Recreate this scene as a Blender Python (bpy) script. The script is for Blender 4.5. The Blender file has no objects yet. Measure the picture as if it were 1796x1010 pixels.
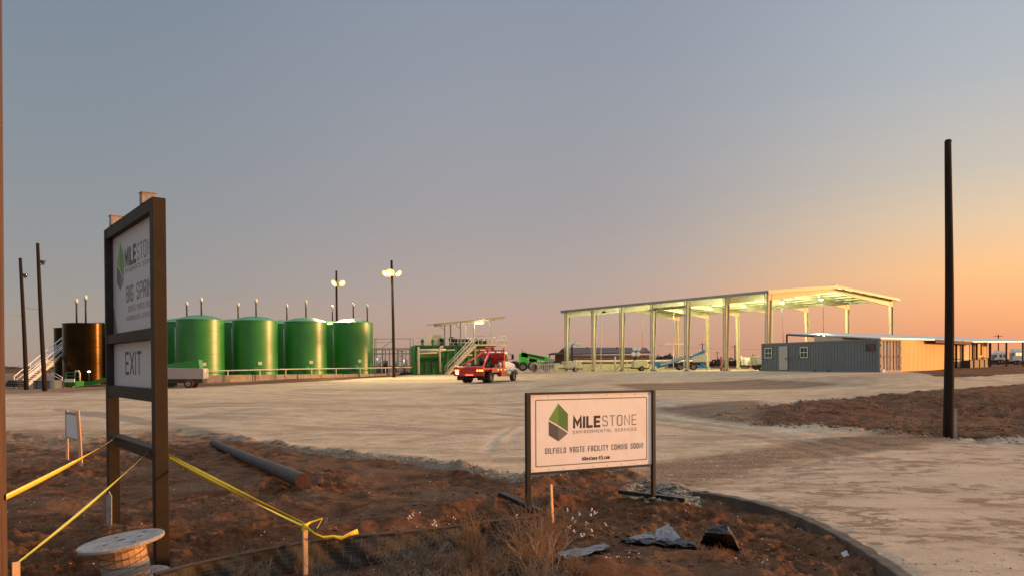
import bpy, math, random
import numpy as np
from mathutils import Vector, Matrix, noise as mnoise
R = math.radians
random.seed(7)
sc = bpy.context.scene
COL = sc.collection

# ------------------------------------------------------------------ camera, light, exposure
CAM_Z, FPX = 2.4, 1297.0
PITCH, ROLL, SHIFT = R(0.68), R(-0.30), 150.0
cam_d = bpy.data.cameras.new('camera')
cam = bpy.data.objects.new('camera', cam_d); COL.objects.link(cam)
cam_d.sensor_width = 36; cam_d.sensor_fit = 'HORIZONTAL'
cam_d.lens = FPX/1796*36
cam_d.shift_y = SHIFT/1796
cam_d.clip_start = .05; cam_d.clip_end = 12000
CM = Matrix.Rotation(R(90)-PITCH, 4, 'X') @ Matrix.Rotation(ROLL, 4, 'Z')
CM.translation = (0, 0, CAM_Z)
cam.matrix_world = CM
sc.camera = cam
sc.view_settings.view_transform = 'Standard'
try: sc.view_settings.look = 'None'
except Exception: pass
sc.view_settings.exposure = 0.14
sc.view_settings.gamma = 1.0
sc.view_settings.use_curve_mapping = False

SUN_AZ, SUN_EL = R(86), R(5.5)          # azimuth measured clockwise from +Y (the view direction)
SD = Vector((math.sin(SUN_AZ)*math.cos(SUN_EL), math.cos(SUN_AZ)*math.cos(SUN_EL), math.sin(SUN_EL)))
sun_d = bpy.data.lights.new('sun', 'SUN'); sun_d.energy = 4.3; sun_d.angle = R(2.5); sun_d.color = (1.0, .47, .17)
sun = bpy.data.objects.new('sun', sun_d); COL.objects.link(sun)
sun.rotation_euler = SD.to_track_quat('Z', 'Y').to_euler()

def lin(*c):
    return tuple(((v/255)/12.92 if v/255 <= .04045 else ((v/255+.055)/1.055)**2.4) for v in c)

W_ = bpy.data.worlds.new('World'); sc.world = W_; W_.use_nodes = True
nt = W_.node_tree; nt.nodes.clear()
def wn(t, **k):
    n = nt.nodes.new(t)
    for a, b in k.items(): setattr(n, a, b)
    return n
def wmath(op, a, b=None, c=None):
    n = wn('ShaderNodeMath', operation=op)
    for i, v in enumerate((a, b, c)):
        if v is None: continue
        if isinstance(v, (int, float)): n.inputs[i].default_value = v
        else: nt.links.new(v, n.inputs[i])
    return n.outputs[0]
tc = wn('ShaderNodeTexCoord')
sep = wn('ShaderNodeSeparateXYZ'); nt.links.new(tc.outputs['Generated'], sep.inputs[0])
X_, Y_, Z_ = sep.outputs
hl = wmath('SQRT', wmath('ADD', wmath('MULTIPLY', X_, X_), wmath('MULTIPLY', Y_, Y_)))
dot = wmath('DIVIDE', wmath('ADD', wmath('MULTIPLY', X_, math.sin(SUN_AZ)), wmath('MULTIPLY', Y_, math.cos(SUN_AZ))), wmath('MAXIMUM', hl, .001))
elv = wmath('MAXIMUM', Z_, 0.0)
def wramp(stops):
    n = wn('ShaderNodeValToRGB'); cr = n.color_ramp; cr.interpolation = 'EASE' if False else 'LINEAR'
    while len(cr.elements) < len(stops): cr.elements.new(.5)
    for e, (p, c) in zip(cr.elements, stops):
        e.position = p; e.color = (*lin(*c), 1)
    nt.links.new(elv, n.inputs[0]); return n.outputs[0]
SKY_L = wramp([(0,(160,140,128)),(.05,(153,141,134)),(.1,(143,139,138)),(.2,(133,137,141)),(.3,(125,134,143)),(.45,(116,128,143)),(1,(122,130,146))])
SKY_C = wramp([(0,(174,137,122)),(.03,(181,145,129)),(.06,(180,150,138)),(.11,(169,152,146)),(.2,(155,149,151)),(.3,(147,148,155)),(.45,(135,143,157)),(1,(126,132,146))])
SKY_R = wramp([(0,(222,146,108)),(.03,(230,150,108)),(.06,(244,167,112)),(.105,(250,187,124)),(.165,(224,193,156)),(.22,(198,186,170)),(.32,(172,176,180)),(.45,(158,165,178)),(1,(130,135,146))])
SKY_S = wramp([(0,(255,140,38)),(.05,(255,158,50)),(.12,(253,178,80)),(.22,(242,192,130)),(.35,(205,188,170)),(.5,(168,170,178)),(1,(134,136,142))])
def wmix(f, a, b):
    n = wn('ShaderNodeMix', data_type='RGBA'); nt.links.new(f, n.inputs[0]); nt.links.new(a, n.inputs[6]); nt.links.new(b, n.inputs[7]); return n.outputs[2]
def wrange(v, a, b):
    n = wn('ShaderNodeMapRange', interpolation_type='SMOOTHSTEP'); nt.links.new(v, n.inputs[0]); n.inputs[1].default_value = a; n.inputs[2].default_value = b; return n.outputs[0]
c1 = wmix(wrange(dot, -.515, .07), SKY_L, SKY_C)
c2 = wmix(wmath('POWER', wrange(dot, .05, .68), 1.6), c1, SKY_R)
c3 = wmix(wrange(dot, .67, .92), c2, SKY_S)
# the glow round the sun, outside the frame to the right, brighter than the paper-white of the ramps
gl = wmath('MULTIPLY', wmath('POWER', wrange(dot, .66, 1.0), 1.5), wmath('POWER', wmath('SUBTRACT', 1.0, wrange(elv, 0.0, .42)), 2.0))
gstr = wmath('ADD', wmath('ADD', 1.0, wmath('MULTIPLY', wrange(elv, .5, .85), 3.0)), wmath('MULTIPLY', gl, 4.0))
vm = wn('ShaderNodeVectorMath', operation='SCALE'); nt.links.new(c3, vm.inputs[0]); nt.links.new(gstr, vm.inputs[3])
bg1 = wn('ShaderNodeBackground'); nt.links.new(vm.outputs[0], bg1.inputs[0]); bg1.inputs[1].default_value = .97
sky = wn('ShaderNodeTexSky'); sky.sky_type = 'NISHITA'; sky.sun_disc = False
sky.sun_elevation = SUN_EL; sky.sun_rotation = SUN_AZ; sky.dust_density = 2.5; sky.altitude = 700
bg2 = wn('ShaderNodeBackground'); nt.links.new(sky.outputs[0], bg2.inputs[0]); bg2.inputs[1].default_value = .015
addn = wn('ShaderNodeAddShader'); nt.links.new(bg1.outputs[0], addn.inputs[0]); nt.links.new(bg2.outputs[0], addn.inputs[1])
wo = wn('ShaderNodeOutputWorld'); nt.links.new(addn.outputs[0], wo.inputs[0])

# ------------------------------------------------------------------ pixel <-> world
CMI = CM.inverted()
def ray(px, py):
    return CM.to_3x3() @ Vector(((px-898)/FPX, -(py-505-SHIFT)/FPX, -1))
def W(px, py, Y):
    d = ray(px, py); t = Y/d.y
    return Vector((0, 0, CAM_Z)) + d*t

# ------------------------------------------------------------------ terrain
CP = np.array([(-6,4,0),(6,4,0),(0,9,0),(-9,10,0),(9,10,.02),(0,16,.03),(-14,18,.0),(14,18,.12),(-20,28,.1),(0,28,.15),(18,24,.3),
 (-30,42,.4),(-6,42,.45),(12,40,.85),(26,36,1.1),(-40,56,.66),(-27,61,.68),(-32,73,.8),(-20,86,1.05),(-14,92,1.25),(-3,64,.85),(-6,90,1.3),
 (10,60,1.3),(28,55,1.7),(23,67.5,1.74),(29,84,1.6),(8,112,1.42),(20,96,1.5),(34,58,1.76),(48,76,1.95),(49,96,1.8),(-60,90,.9),
 (70,80,2.0),(60,45,1.5),(-60,40,.4),(0,140,1.4),(50,140,1.7),(-60,150,1.1),(100,150,1.8),(-150,150,1.0),(160,150,1.6)], float)
def _u(x, y):
    y = np.maximum(y, 2.0)
    return x/(y+12)*1.1, np.log(y+8)
_cu, _cv = _u(CP[:,0], CP[:,1])
def base_h(x, y):
    x = np.asarray(x, float); y = np.asarray(y, float)
    u, v = _u(x, y)
    d2 = (u[..., None]-_cu)**2 + (v[..., None]-_cv)**2 + .008
    w = 1/d2**2.5
    z = (w*CP[:,2]).sum(-1)/w.sum(-1)
    f = np.clip((y-150)/700, 0, 1); f = f*f*(3-2*f)
    return z*(1-f) + f*1.35
def hash2(ix, iy, s):
    h = (ix.astype(np.int64)*374761393 + iy.astype(np.int64)*668265263 + s*974711) & 0x7fffffff
    h = ((h ^ (h >> 13))*1274126177) & 0x7fffffff
    return ((h ^ (h >> 16)) & 0xffff)/65535.0
def vnoise(x, y, s=0):
    ix = np.floor(x); iy = np.floor(y); fx = x-ix; fy = y-iy
    fx = fx*fx*(3-2*fx); fy = fy*fy*(3-2*fy)
    a = hash2(ix, iy, s); b = hash2(ix+1, iy, s); c = hash2(ix, iy+1, s); d = hash2(ix+1, iy+1, s)
    return (a*(1-fx)+b*fx)*(1-fy) + (c*(1-fx)+d*fx)*fy - .5
def fbm(x, y, o=4, s=0):
    t = 0; a = 1.0
    for k in range(o):
        t = t + a*vnoise(x*2**k+k*17.3, y*2**k-k*9.1, s+k); a *= .5
    return t
def G0(x, y): return float(base_h(x, y))
def GP(px, py):
    """pixel -> point on the base terrain"""
    d = ray(px, py); Ys = np.geomspace(3, 900, 1500)
    t = Ys/d.y; X = d.x*t; Z = CAM_Z+d.z*t
    below = Z < base_h(X, Ys)
    i = int(np.argmax(below)) if below.any() else len(Ys)-1
    return (X[i], Ys[i])
def GPV(px, py):
    R3 = np.array(CM.to_3x3()); v = np.stack([(px-898)/FPX, -(py-505-SHIFT)/FPX, -np.ones_like(px)], -1) @ R3.T
    lo = np.full(px.shape, math.log(3.)); hi = np.full(px.shape, math.log(300.))
    for _ in range(18):
        mid = (lo+hi)/2; Yv = np.exp(mid); t = Yv/v[:,1]; b = CAM_Z+v[:,2]*t < base_h(v[:,0]*t, Yv)
        hi = np.where(b, mid, hi); lo = np.where(b, lo, mid)
    Yv = np.exp(hi); return v[:,0]*Yv/v[:,1], Yv
def sdist(poly, x, y):
    """signed distance, positive inside"""
    P = np.array(poly, float); Q = np.roll(P, -1, 0)
    dmin = np.full(x.shape, 1e9); ins = np.zeros(x.shape, bool)
    for (ax, ay), (bx, by) in zip(P, Q):
        ex, ey = bx-ax, by-ay; L = ex*ex+ey*ey+1e-12
        t = np.clip(((x-ax)*ex+(y-ay)*ey)/L, 0, 1)
        dmin = np.minimum(dmin, (x-ax-t*ex)**2+(y-ay-t*ey)**2)
        c = (ay > y) != (by > y)
        xi = ax+(y-ay)*ex/(ey if abs(ey) > 1e-12 else 1e-12)
        ins ^= c & (x < xi)
    d = np.sqrt(dmin); return np.where(ins, d, -d)
def ldist(line, x, y):
    P = np.array(line, float); dmin = np.full(x.shape, 1e9)
    for (ax, ay), (bx, by) in zip(P[:-1], P[1:]):
        ex, ey = bx-ax, by-ay; L = ex*ex+ey*ey+1e-12
        t = np.clip(((x-ax)*ex+(y-ay)*ey)/L, 0, 1)
        dmin = np.minimum(dmin, (x-ax-t*ex)**2+(y-ay-t*ey)**2)
    return np.sqrt(dmin)
px_poly = lambda L: [GP(*p) for p in L]
DRIVE_EDGE_PX = [(1222,861),(1270,868),(1330,880),(1382,895),(1430,913),(1478,936),(1520,960),(1560,985),(1600,1014),(1650,1075)]
YARD = px_poly([(-700,772),(-200,768),(0,760),(150,768),(330,752),(420,768),(520,785),(620,795),(740,806),(830,825),(920,838),(1000,836),(1080,828),(1150,850)]
     + DRIVE_EDGE_PX + [(2500,1075),(2500,830),(1796,776),(1660,768),(1560,758),(1450,751),(1340,746),(1300,739),(1262,729),(1300,717),(1370,708),(1500,697),
     (1650,684),(1796,672),(2500,655),(2500,648),(1796,655),(1700,662),(1640,660),(1590,652),(1540,650),(1335,646),(1200,645),(900,646),(760,652),(700,659),(600,666),(500,671),(400,676),(297,681),(0,690),(-700,700)])
DRIVE = px_poly([(1222,861)]+DRIVE_EDGE_PX[1:]+[(2500,1075),(2500,830),(1796,776),(1680,770),(1600,782),(1420,812),(1290,838)])
BROWN = px_poly([(1060,832),(1180,808),(1330,788),(1450,766),(1560,755),(1700,768),(1610,784),(1420,806),(1300,836),(1225,862),(1140,856)])
BROWN2 = px_poly([(1140,716),(1330,702),(1330,745),(1200,731)])
BROWN3 = px_poly([(1060,673),(1330,663),(1500,671),(1400,681),(1130,684)])
ROCK1 = px_poly([(1095,862),(1130,846),(1190,852),(1224,862),(1228,878),(1190,886),(1140,884)])
ROCK2 = px_poly([(420,772),(520,784),(620,793),(740,802),(830,820),(930,834),(1010,832),(1010,842),(930,846),(830,834),(740,815),(620,803),(520,790)])
ROCK0 = px_poly([(95,715),(200,724),(330,745),(425,768),(425,774),(330,758),(200,735),(95,720)])
DEDGE = px_poly(DRIVE_EDGE_PX)
RIDGE = px_poly([(560,958),(680,930),(800,900),(900,878),(960,856),(1020,842),(1060,840)])
RIDGE2 = px_poly([(930,905),(1010,880),(1060,862),(1110,855)])
BERM = px_poly([(1000,1012),(1150,990),(1290,992),(1420,1040)])
RUT1 = px_poly([(-100,1200),(560,1010),(900,965),(1300,905),(1500,960)])
PADL = px_poly([(-300,706),(0,694),(90,686),(297,674),(500,665),(690,655),(760,650),(900,644),(700,640),(-300,660)])   # dirt strip at the tank wall
def micro(x, y):
    x = np.asarray(x, float); y = np.asarray(y, float)
    sy = np.clip(sdist(YARD, x, y), -3, 3)
    near = np.clip((60-y)/45, 0, 1)
    soil = 1/(1+np.exp(np.clip((sy+.0)*14, -30, 30)))
    # lumpy tilled soil, ridges where the blade passed
    rough = np.clip(.75+2.6*fbm(x*.45, y*.45, 3, 61), .12, 1.7); xr = x*.8+y*.6; yr = y*.8-x*.6
    n1 = fbm(x*1.1, y*1.1, 3, 3); n2 = fbm(x*5, y*5, 3, 11)*rough; n3 = np.abs(fbm(xr*1.2+5, yr*4.2, 3, 21))*rough
    z = soil*near*(.13*n1+.085*n2-.10*n3+.05*np.abs(vnoise(x*14, y*14, 5))*rough+.022*fbm(x*24, y*24, 2, 6)*rough)
    sdv = sdist(DRIVE, x, y); flat = 1-.88*np.clip(sdv/.5+.5, 0, 1)
    z += (1-soil)*near*flat*(.045*fbm(x*.3, y*.3, 2, 31)+.011*fbm(x*2.4, y*2.4, 3, 41)+.012*fbm(x*9, y*9, 2, 43)*(y < 30))
    z -= .115*np.clip(-sdv/.12, 0, 1)*np.clip((sdv+1.6)/1.5, 0, 1)*soil   # soil lies lower than the slab
    r = ldist(RIDGE, x, y); z += .17*np.exp(-(r/.36)**2)*(1+.9*fbm(x*3, y*3, 2, 7))
    r = ldist(RIDGE2, x, y); z += .14*np.exp(-(r/.22)**2)*(1+.7*fbm(x*3, y*3, 2, 8))
    r = ldist(BERM, x, y); z += .10*np.exp(-(r/.7)**2)*(1+1.0*fbm(x*2, y*2, 3, 9))
    k = np.exp(-(sy/.25)**2)*near*(1-np.exp(-(ldist(DEDGE, x, y)/1.0)**2)); z += .07*k*np.clip((x/np.maximum(y, 1)+.5)/.2, .12, 1)*(1+3.5*fbm(x*2.2, y*2.2, 3, 19))
    return z
TR1 = [px_poly(l) for l in ([(-200,742),(200,733),(500,740),(900,765),(1250,775),(1560,760),(2200,745)], [(1796,830),(1500,785),(1300,748),(1150,722),(900,702),(500,690),(100,700)],
     [(1100,740),(900,722),(650,712),(300,716),(-200,722)], [(1500,700),(1250,700),(1050,715),(900,745),(850,790)])]
TR2 = [px_poly(l) for l in ([(1720,1100),(1660,920),(1540,830),(1330,768),(1100,738),(800,716),(200,712)], [(2000,920),(1700,840),(1500,800),(1350,772)], [(1300,690),(1000,690),(700,700),(300,735)], [(1700,690),(1400,690),(1150,700),(950,740),(700,775)])]
def tracks(L_, x, y, w):
    t = np.zeros(x.shape)
    for l in L_:
        for o in (0, 1.9):
            wob = .25*vnoise(x*.3, y*.3, 77); d = ldist([(a+o*.35, b+o*.94) for a, b in l], x+wob, y+wob); t = np.maximum(t, np.exp(-(d/w)**2))
    return t
def GH(x, y):
    return float(base_h(x, y) + micro(np.array([x]), np.array([y]))[0])
def GW(px, py, lift=0.0):
    x, y = GP(px, py); return Vector((x, y, GH(x, y)+lift))

# ------------------------------------------------------------------ materials
MATS = {}
def nodes_mat(name):
    m = bpy.data.materials.new(name); m.use_nodes = True
    return m, m.node_tree, m.node_tree.nodes['Principled BSDF']
def mat(name, col, rough=.6, metal=0.0, var=.18, scale=3.0, bump=.0, bscale=30.0, spec=.5, emit=None, estr=0, stretch=None, coat=0, coatr=.08, alpha=1, dirt=None, dirt_amt=.0, trans=0):
    if name in MATS: return MATS[name]
    m, t, b = nodes_mat(name); L = t.links
    b.inputs['Roughness'].default_value = rough; b.inputs['Metallic'].default_value = metal
    b.inputs['Specular IOR Level'].default_value = spec; b.inputs['Coat Weight'].default_value = coat; b.inputs['Coat Roughness'].default_value = coatr
    if trans: b.inputs['Transmission Weight'].default_value = trans
    tcn = t.nodes.new('ShaderNodeTexCoord'); mp = t.nodes.new('ShaderNodeMapping'); L.new(tcn.outputs['Object'], mp.inputs[0])
    if stretch: mp.inputs['Scale'].default_value = stretch
    n = t.nodes.new('ShaderNodeTexNoise'); n.inputs['Scale'].default_value = scale; n.inputs['Detail'].default_value = 7; n.inputs['Roughness'].default_value = .6
    L.new(mp.outputs[0], n.inputs[0])
    r = t.nodes.new('ShaderNodeValToRGB'); r.color_ramp.elements[0].position = .3; r.color_ramp.elements[1].position = .72
    r.color_ramp.elements[0].color = (*[c*(1-var) for c in col], 1); r.color_ramp.elements[1].color = (*[min(1, c*(1+var)) for c in col], 1)
    L.new(n.outputs[0], r.inputs[0]); out = r.outputs[0]
    if dirt:
        n2 = t.nodes.new('ShaderNodeTexNoise'); n2.inputs['Scale'].default_value = scale*2.7; n2.inputs['Detail'].default_value = 9; n2.inputs['Roughness'].default_value = .7
        L.new(mp.outputs[0], n2.inputs[0]); r2 = t.nodes.new('ShaderNodeMapRange'); r2.inputs[1].default_value = .48; r2.inputs[2].default_value = .66; r2.inputs[4].default_value = dirt_amt
        L.new(n2.outputs[0], r2.inputs[0]); mx = t.nodes.new('ShaderNodeMix'); mx.data_type = 'RGBA'
        L.new(r2.outputs[0], mx.inputs[0]); L.new(out, mx.inputs[6]); mx.inputs[7].default_value = (*dirt, 1); out = mx.outputs[2]
    L.new(out, b.inputs['Base Color'])
    rr = t.nodes.new('ShaderNodeMapRange'); rr.inputs[3].default_value = max(0, rough-.1); rr.inputs[4].default_value = min(1, rough+.12)
    L.new(n.outputs[0], rr.inputs[0]); L.new(rr.outputs[0], b.inputs['Roughness'])
    if bump:
        nb = t.nodes.new('ShaderNodeTexNoise'); nb.inputs['Scale'].default_value = bscale; nb.inputs['Detail'].default_value = 5; L.new(mp.outputs[0], nb.inputs[0])
        bp = t.nodes.new('ShaderNodeBump'); bp.inputs['Strength'].default_value = bump; bp.inputs['Distance'].default_value = .01
        L.new(nb.outputs[0], bp.inputs['Height']); L.new(bp.outputs[0], b.inputs['Normal'])
    if emit:
        b.inputs['Emission Color'].default_value = (*emit, 1); b.inputs['Emission Strength'].default_value = estr
    MATS[name] = m; return m

def ground_mat():
    m, t, b = nodes_mat('site_ground'); L = t.links; N = t.nodes.new
    b.inputs['Roughness'].default_value = .95; b.inputs['Specular IOR Level'].default_value = .15
    geo = N('ShaderNodeNewGeometry')
    def nz(scale, detail=6, rough=.6, sx=1, sy=1, rot=0, dist=0):
        mp = N('ShaderNodeMapping'); mp.inputs['Scale'].default_value = (sx, sy, 1); mp.inputs['Rotation'].default_value = (0, 0, rot); L.new(geo.outputs['Position'], mp.inputs[0])
        n = N('ShaderNodeTexNoise'); n.inputs['Scale'].default_value = scale; n.inputs['Detail'].default_value = detail; n.inputs['Roughness'].default_value = rough; n.inputs['Distortion'].default_value = dist
        L.new(mp.outputs[0], n.inputs[0]); return n.outputs[0]
    def ramp(f, st):
        n = N('ShaderNodeValToRGB'); cr = n.color_ramp
        while len(cr.elements) < len(st): cr.elements.new(.5)
        for e, (p, c) in zip(cr.elements, st): e.position = p; e.color = (*c, 1)
        L.new(f, n.inputs[0]); return n.outputs[0]
    def mx(f, a, c):
        n = N('ShaderNodeMix'); n.data_type = 'RGBA'
        if isinstance(f, float): n.inputs[0].default_value = f
        else: L.new(f, n.inputs[0])
        for i, v in ((6, a), (7, c)):
            if isinstance(v, tuple): n.inputs[i].default_value = (*v, 1)
            else: L.new(v, n.inputs[i])
        return n.outputs[2]
    def mth(op, a, c=None):
        n = N('ShaderNodeMath'); n.operation = op
        for i, v in enumerate((a, c)):
            if v is None: continue
            if isinstance(v, (float, int)): n.inputs[i].default_value = v
            else: L.new(v, n.inputs[i])
        return n.outputs[0]
    def mr(v, a, c, lo=0., hi=1.):
        n = N('ShaderNodeMapRange'); n.inputs[1].default_value = a; n.inputs[2].default_value = c; n.inputs[3].default_value = lo; n.inputs[4].default_value = hi
        L.new(v, n.inputs[0]); return n.outputs[0]
    def att(nm):
        n = N('ShaderNodeAttribute'); n.attribute_name = nm; return n.outputs['Fac']
    nA = nz(.5, 8, .65); nB = nz(3, 8, .7); nC = nz(14, 6, .7); nF = nz(45, 4, .7)
    edge = mth('ADD', mth('MULTIPLY', mth('SUBTRACT', nB, .5), 1.3), mth('MULTIPLY', mth('SUBTRACT', nA, .5), 1.6))
    edge2 = mth('ADD', mth('MULTIPLY', mth('SUBTRACT', nC, .5), .25), mth('MULTIPLY', mth('SUBTRACT', nB, .5), .2))
    soil = ramp(nB, [(.3,(.036,.014,.006)),(.48,(.092,.038,.015)),(.68,(.19,.085,.036))])
    soil = mx(mr(nA, .45, .62, 0, .75), soil, ramp(nC, [(.3,(.075,.040,.021)),(.65,(.215,.12,.065))]))
    # pale specks of caliche and cotton lint in the red soil
    vo = N('ShaderNodeTexVoronoi'); vo.inputs['Scale'].default_value = 22; L.new(geo.outputs['Position'], vo.inputs[0])
    sp = mth('MULTIPLY', mr(vo.outputs['Distance'], .10, .17, 1, 0), mr(nz(1.3, 4), .53, .62))
    soil = mx(mth('MULTIPLY', sp, .75), soil, (.40,.30,.22))
    cal = ramp(nz(.9, 8, .7, 1, 1), [(.3,(.36,.24,.130)),(.5,(.51,.36,.205)),(.7,(.64,.47,.285))])
    st1 = nz(2.4, 9, .72, .28, 1.1, R(-14), .8); st2 = nz(1.7, 9, .74, .25, 1.0, R(28), .9)
    cal = mx(mr(st1, .50, .60, 0, .62), cal, (.25,.155,.085))
    cal = mx(mr(st2, .52, .62, 0, .6), cal, (.60,.46,.32))
    cal = mx(mr(nz(.16, 8, .68, .7, 1.6), .50, .60, 0, .62), cal, (.27,.16,.09))
    cal = mx(mr(nF, .52, .62, 0, .7), cal, (.22,.145,.085)); cal = mx(mr(nz(90, 3, .7), .56, .64, 0, .6), cal, (.70,.55,.38))
    trk = att('track'); tread = nz(9, 3, .7, 1, 1, R(20))
    cal = mx(mth('MULTIPLY', trk, mr(tread, .42, .58, .15, .75)), cal, (.62,.48,.34))
    cal = mx(mth('MULTIPLY', att('track2'), mr(nC, .42, .60, .15, .8)), cal, (.25,.16,.095))
    vg = N('ShaderNodeTexVoronoi'); vg.inputs['Scale'].default_value = 16; L.new(geo.outputs['Position'], vg.inputs[0])
    cal = mx(mth('MULTIPLY', mr(vg.outputs['Distance'], .12, .2, 1, 0), mth('MULTIPLY', mr(nz(.8, 5), .5, .62), .7)), cal, (.16,.12,.085))
    con = ramp(nz(1.1, 7, .6), [(.3,(.44,.315,.200)),(.7,(.57,.42,.275))])
    dsm = mth('MULTIPLY', mr(nz(2.4, 9, .72, .55, 1.1, R(38), .9), .49, .54), mr(nz(.45, 5, .6), .45, .52))
    con = mx(mth('MULTIPLY', dsm, .85), con, (.22,.135,.075))
    con = mx(mr(nz(1.5, 8, .7, .10, 1.1, R(-32), .4), .51, .62, 0, .6), con, (.31,.215,.14))
    con = mx(mr(nF, .53, .65, 0, .45), con, (.25,.175,.115))
    rock = ramp(nC, [(.3,(.12,.10,.07)),(.55,(.23,.195,.14)),(.75,(.36,.30,.21))])
    brown = ramp(mth('ADD', mth('MULTIPLY', nC, .6), mth('MULTIPLY', nz(1.6, 8, .7, .18, 1.2, R(12)), .4)), [(.38,(.10,.055,.028)),(.5,(.20,.118,.065)),(.64,(.38,.26,.16))])
    soft = att('soft')
    m_y = mr(mth('DIVIDE', mth('ADD', att('sd_yard'), mth('MULTIPLY', edge, mth('ADD', .55, soft))), mth('ADD', .12, mth('MULTIPLY', soft, .9))), -1., 1.)
    m_d = mr(mth('ADD', att('sd_drive'), edge2), -.03, .05)
    m_b = mr(mth('ADD', att('sd_brown'), edge), -.35, .35)
    m_r = mr(mth('ADD', att('sd_rock'), mth('MULTIPLY', edge, .5)), -.1, .12)
    m_p = mr(mth('ADD', att('sd_pad'), edge), -.6, .9)
    col = mx(m_y, soil, cal)
    col = mx(m_d, col, con)
    col = mx(mth('MULTIPLY', m_b, .92), col, brown)
    col = mx(mth('MULTIPLY', m_r, .65), col, rock)
    col = mx(mth('MULTIPLY', m_p, mth('SUBTRACT', 1.0, m_y)), col, ramp(nB, [(.3,(.16,.085,.045)),(.7,(.32,.20,.115))]))
    # grass / stubble tint of the field on the right
    L.new(col, b.inputs['Base Color'])
    hgt = mth('ADD', mth('MULTIPLY', nC, .7), mth('ADD', mth('MULTIPLY', nF, .25), mth('MULTIPLY', nB, .8)))
    bp = N('ShaderNodeBump'); bp.inputs['Distance'].default_value = .06
    L.new(mth('ADD', .8, mth('MULTIPLY', mth('SUBTRACT', 1.0, m_y), .2)), bp.inputs['Strength'])
    L.new(hgt, bp.inputs['Height']); L.new(bp.outputs[0], b.inputs['Normal'])
    return m
GM = ground_mat()

# ------------------------------------------------------------------ ground: one sheet of terrain, split by what covers it
def build_ground():
    nu = 900
    us = np.linspace(-1.02, 1.02, nu)
    below = np.concatenate([np.linspace(520, 372, 40, endpoint=False), np.linspace(372, 14, 620, endpoint=False), np.geomspace(14, .35, 60)])
    ys = CAM_Z*FPX/below
    U, Yg = np.meshgrid(us, ys); Xg = U*(Yg+1.5)
    x = Xg.ravel(); y = Yg.ravel()
    z = base_h(x, y) + micro(x, y)*1.0
    far = y > 700; z[far] -= 0.0
    nr = len(ys)
    sy = sdist(YARD, x, y); sd = sdist(DRIVE, x, y); sb = np.maximum(np.maximum(sdist(BROWN, x, y), sdist(BROWN2, x, y)), sdist(BROWN3, x, y)-.3)
    sy = sy*(1+9*np.exp(-(ldist(DEDGE, x, y)/.7)**4))
    sy = sy*np.clip((x/np.maximum(y,1)+.50)/.2, .28, 1)
    sr = np.maximum(np.maximum(sdist(ROCK1, x, y), sdist(ROCK2, x, y)), sdist(ROCK0, x, y))
    sp = sdist(PADL, x, y); t1 = tracks(TR1, x, y, .22); t2 = tracks(TR2, x, y, .26)
    z = z - .028*np.maximum(t1, t2)*(y < 60)*(sdist(DRIVE, x, y) < 0)
    i = np.arange(nr-1)[:, None]*nu + np.arange(nu-1)[None, :]
    quads = np.stack([i, i+1, i+nu+1, i+nu], -1).reshape(-1, 4)
    fy = sy[quads].mean(1); fd = sd[quads].mean(1)
    zone = np.where(fd > 0, 2, np.where(fy > 0, 1, 0))
    for zi, nm in ((0, 'ground'), (1, 'gravel_yard'), (2, 'road')):
        q = quads[zone == zi]; used, inv = np.unique(q.ravel(), return_inverse=True)
        me = bpy.data.meshes.new(nm)
        V = np.stack([x[used], y[used], z[used]], -1)
        F = inv.reshape(-1, 4)
        nv0 = len(V); extra = []
        if zi == 0:   # the land beside and behind the camera, in the same sheet
            E = [(-9000,-300,-.35),(9000,-300,-.35),(9000,12000,-.35),(-9000,12000,-.35)]
            V = np.vstack([V, np.array(E, float)]); F = np.vstack([F, [[nv0, nv0+1, nv0+2, nv0+3]]])
        me.vertices.add(len(V)); me.vertices.foreach_set('co', V.astype(np.float32).ravel())
        me.loops.add(len(F)*4); me.loops.foreach_set('vertex_index', F.astype(np.int32).ravel())
        me.polygons.add(len(F)); me.polygons.foreach_set('loop_start', (np.arange(len(F))*4).astype(np.int32))
        me.polygons.foreach_set('use_smooth', np.ones(len(F), bool))
        me.update(calc_edges=True)
        for an, arr in (('sd_yard', sy), ('sd_drive', sd), ('sd_brown', sb), ('sd_rock', sr), ('sd_pad', sp), ('track', t1), ('track2', t2), ('soft', 1-np.clip((x/np.maximum(y, 1)+.56)/.26, 0, 1))):
            a = me.attributes.new(an, 'FLOAT', 'POINT'); vv = np.clip(arr[used], -3, 3)
            if zi == 0: vv = np.concatenate([vv, np.full(4, -3.)])
            a.data.foreach_set('value', vv.astype(np.float32))
        me.materials.append(GM); me.validate()
        o = bpy.data.objects.new(nm, me); COL.objects.link(o); o['kind'] = 'structure'
build_ground()

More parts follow.
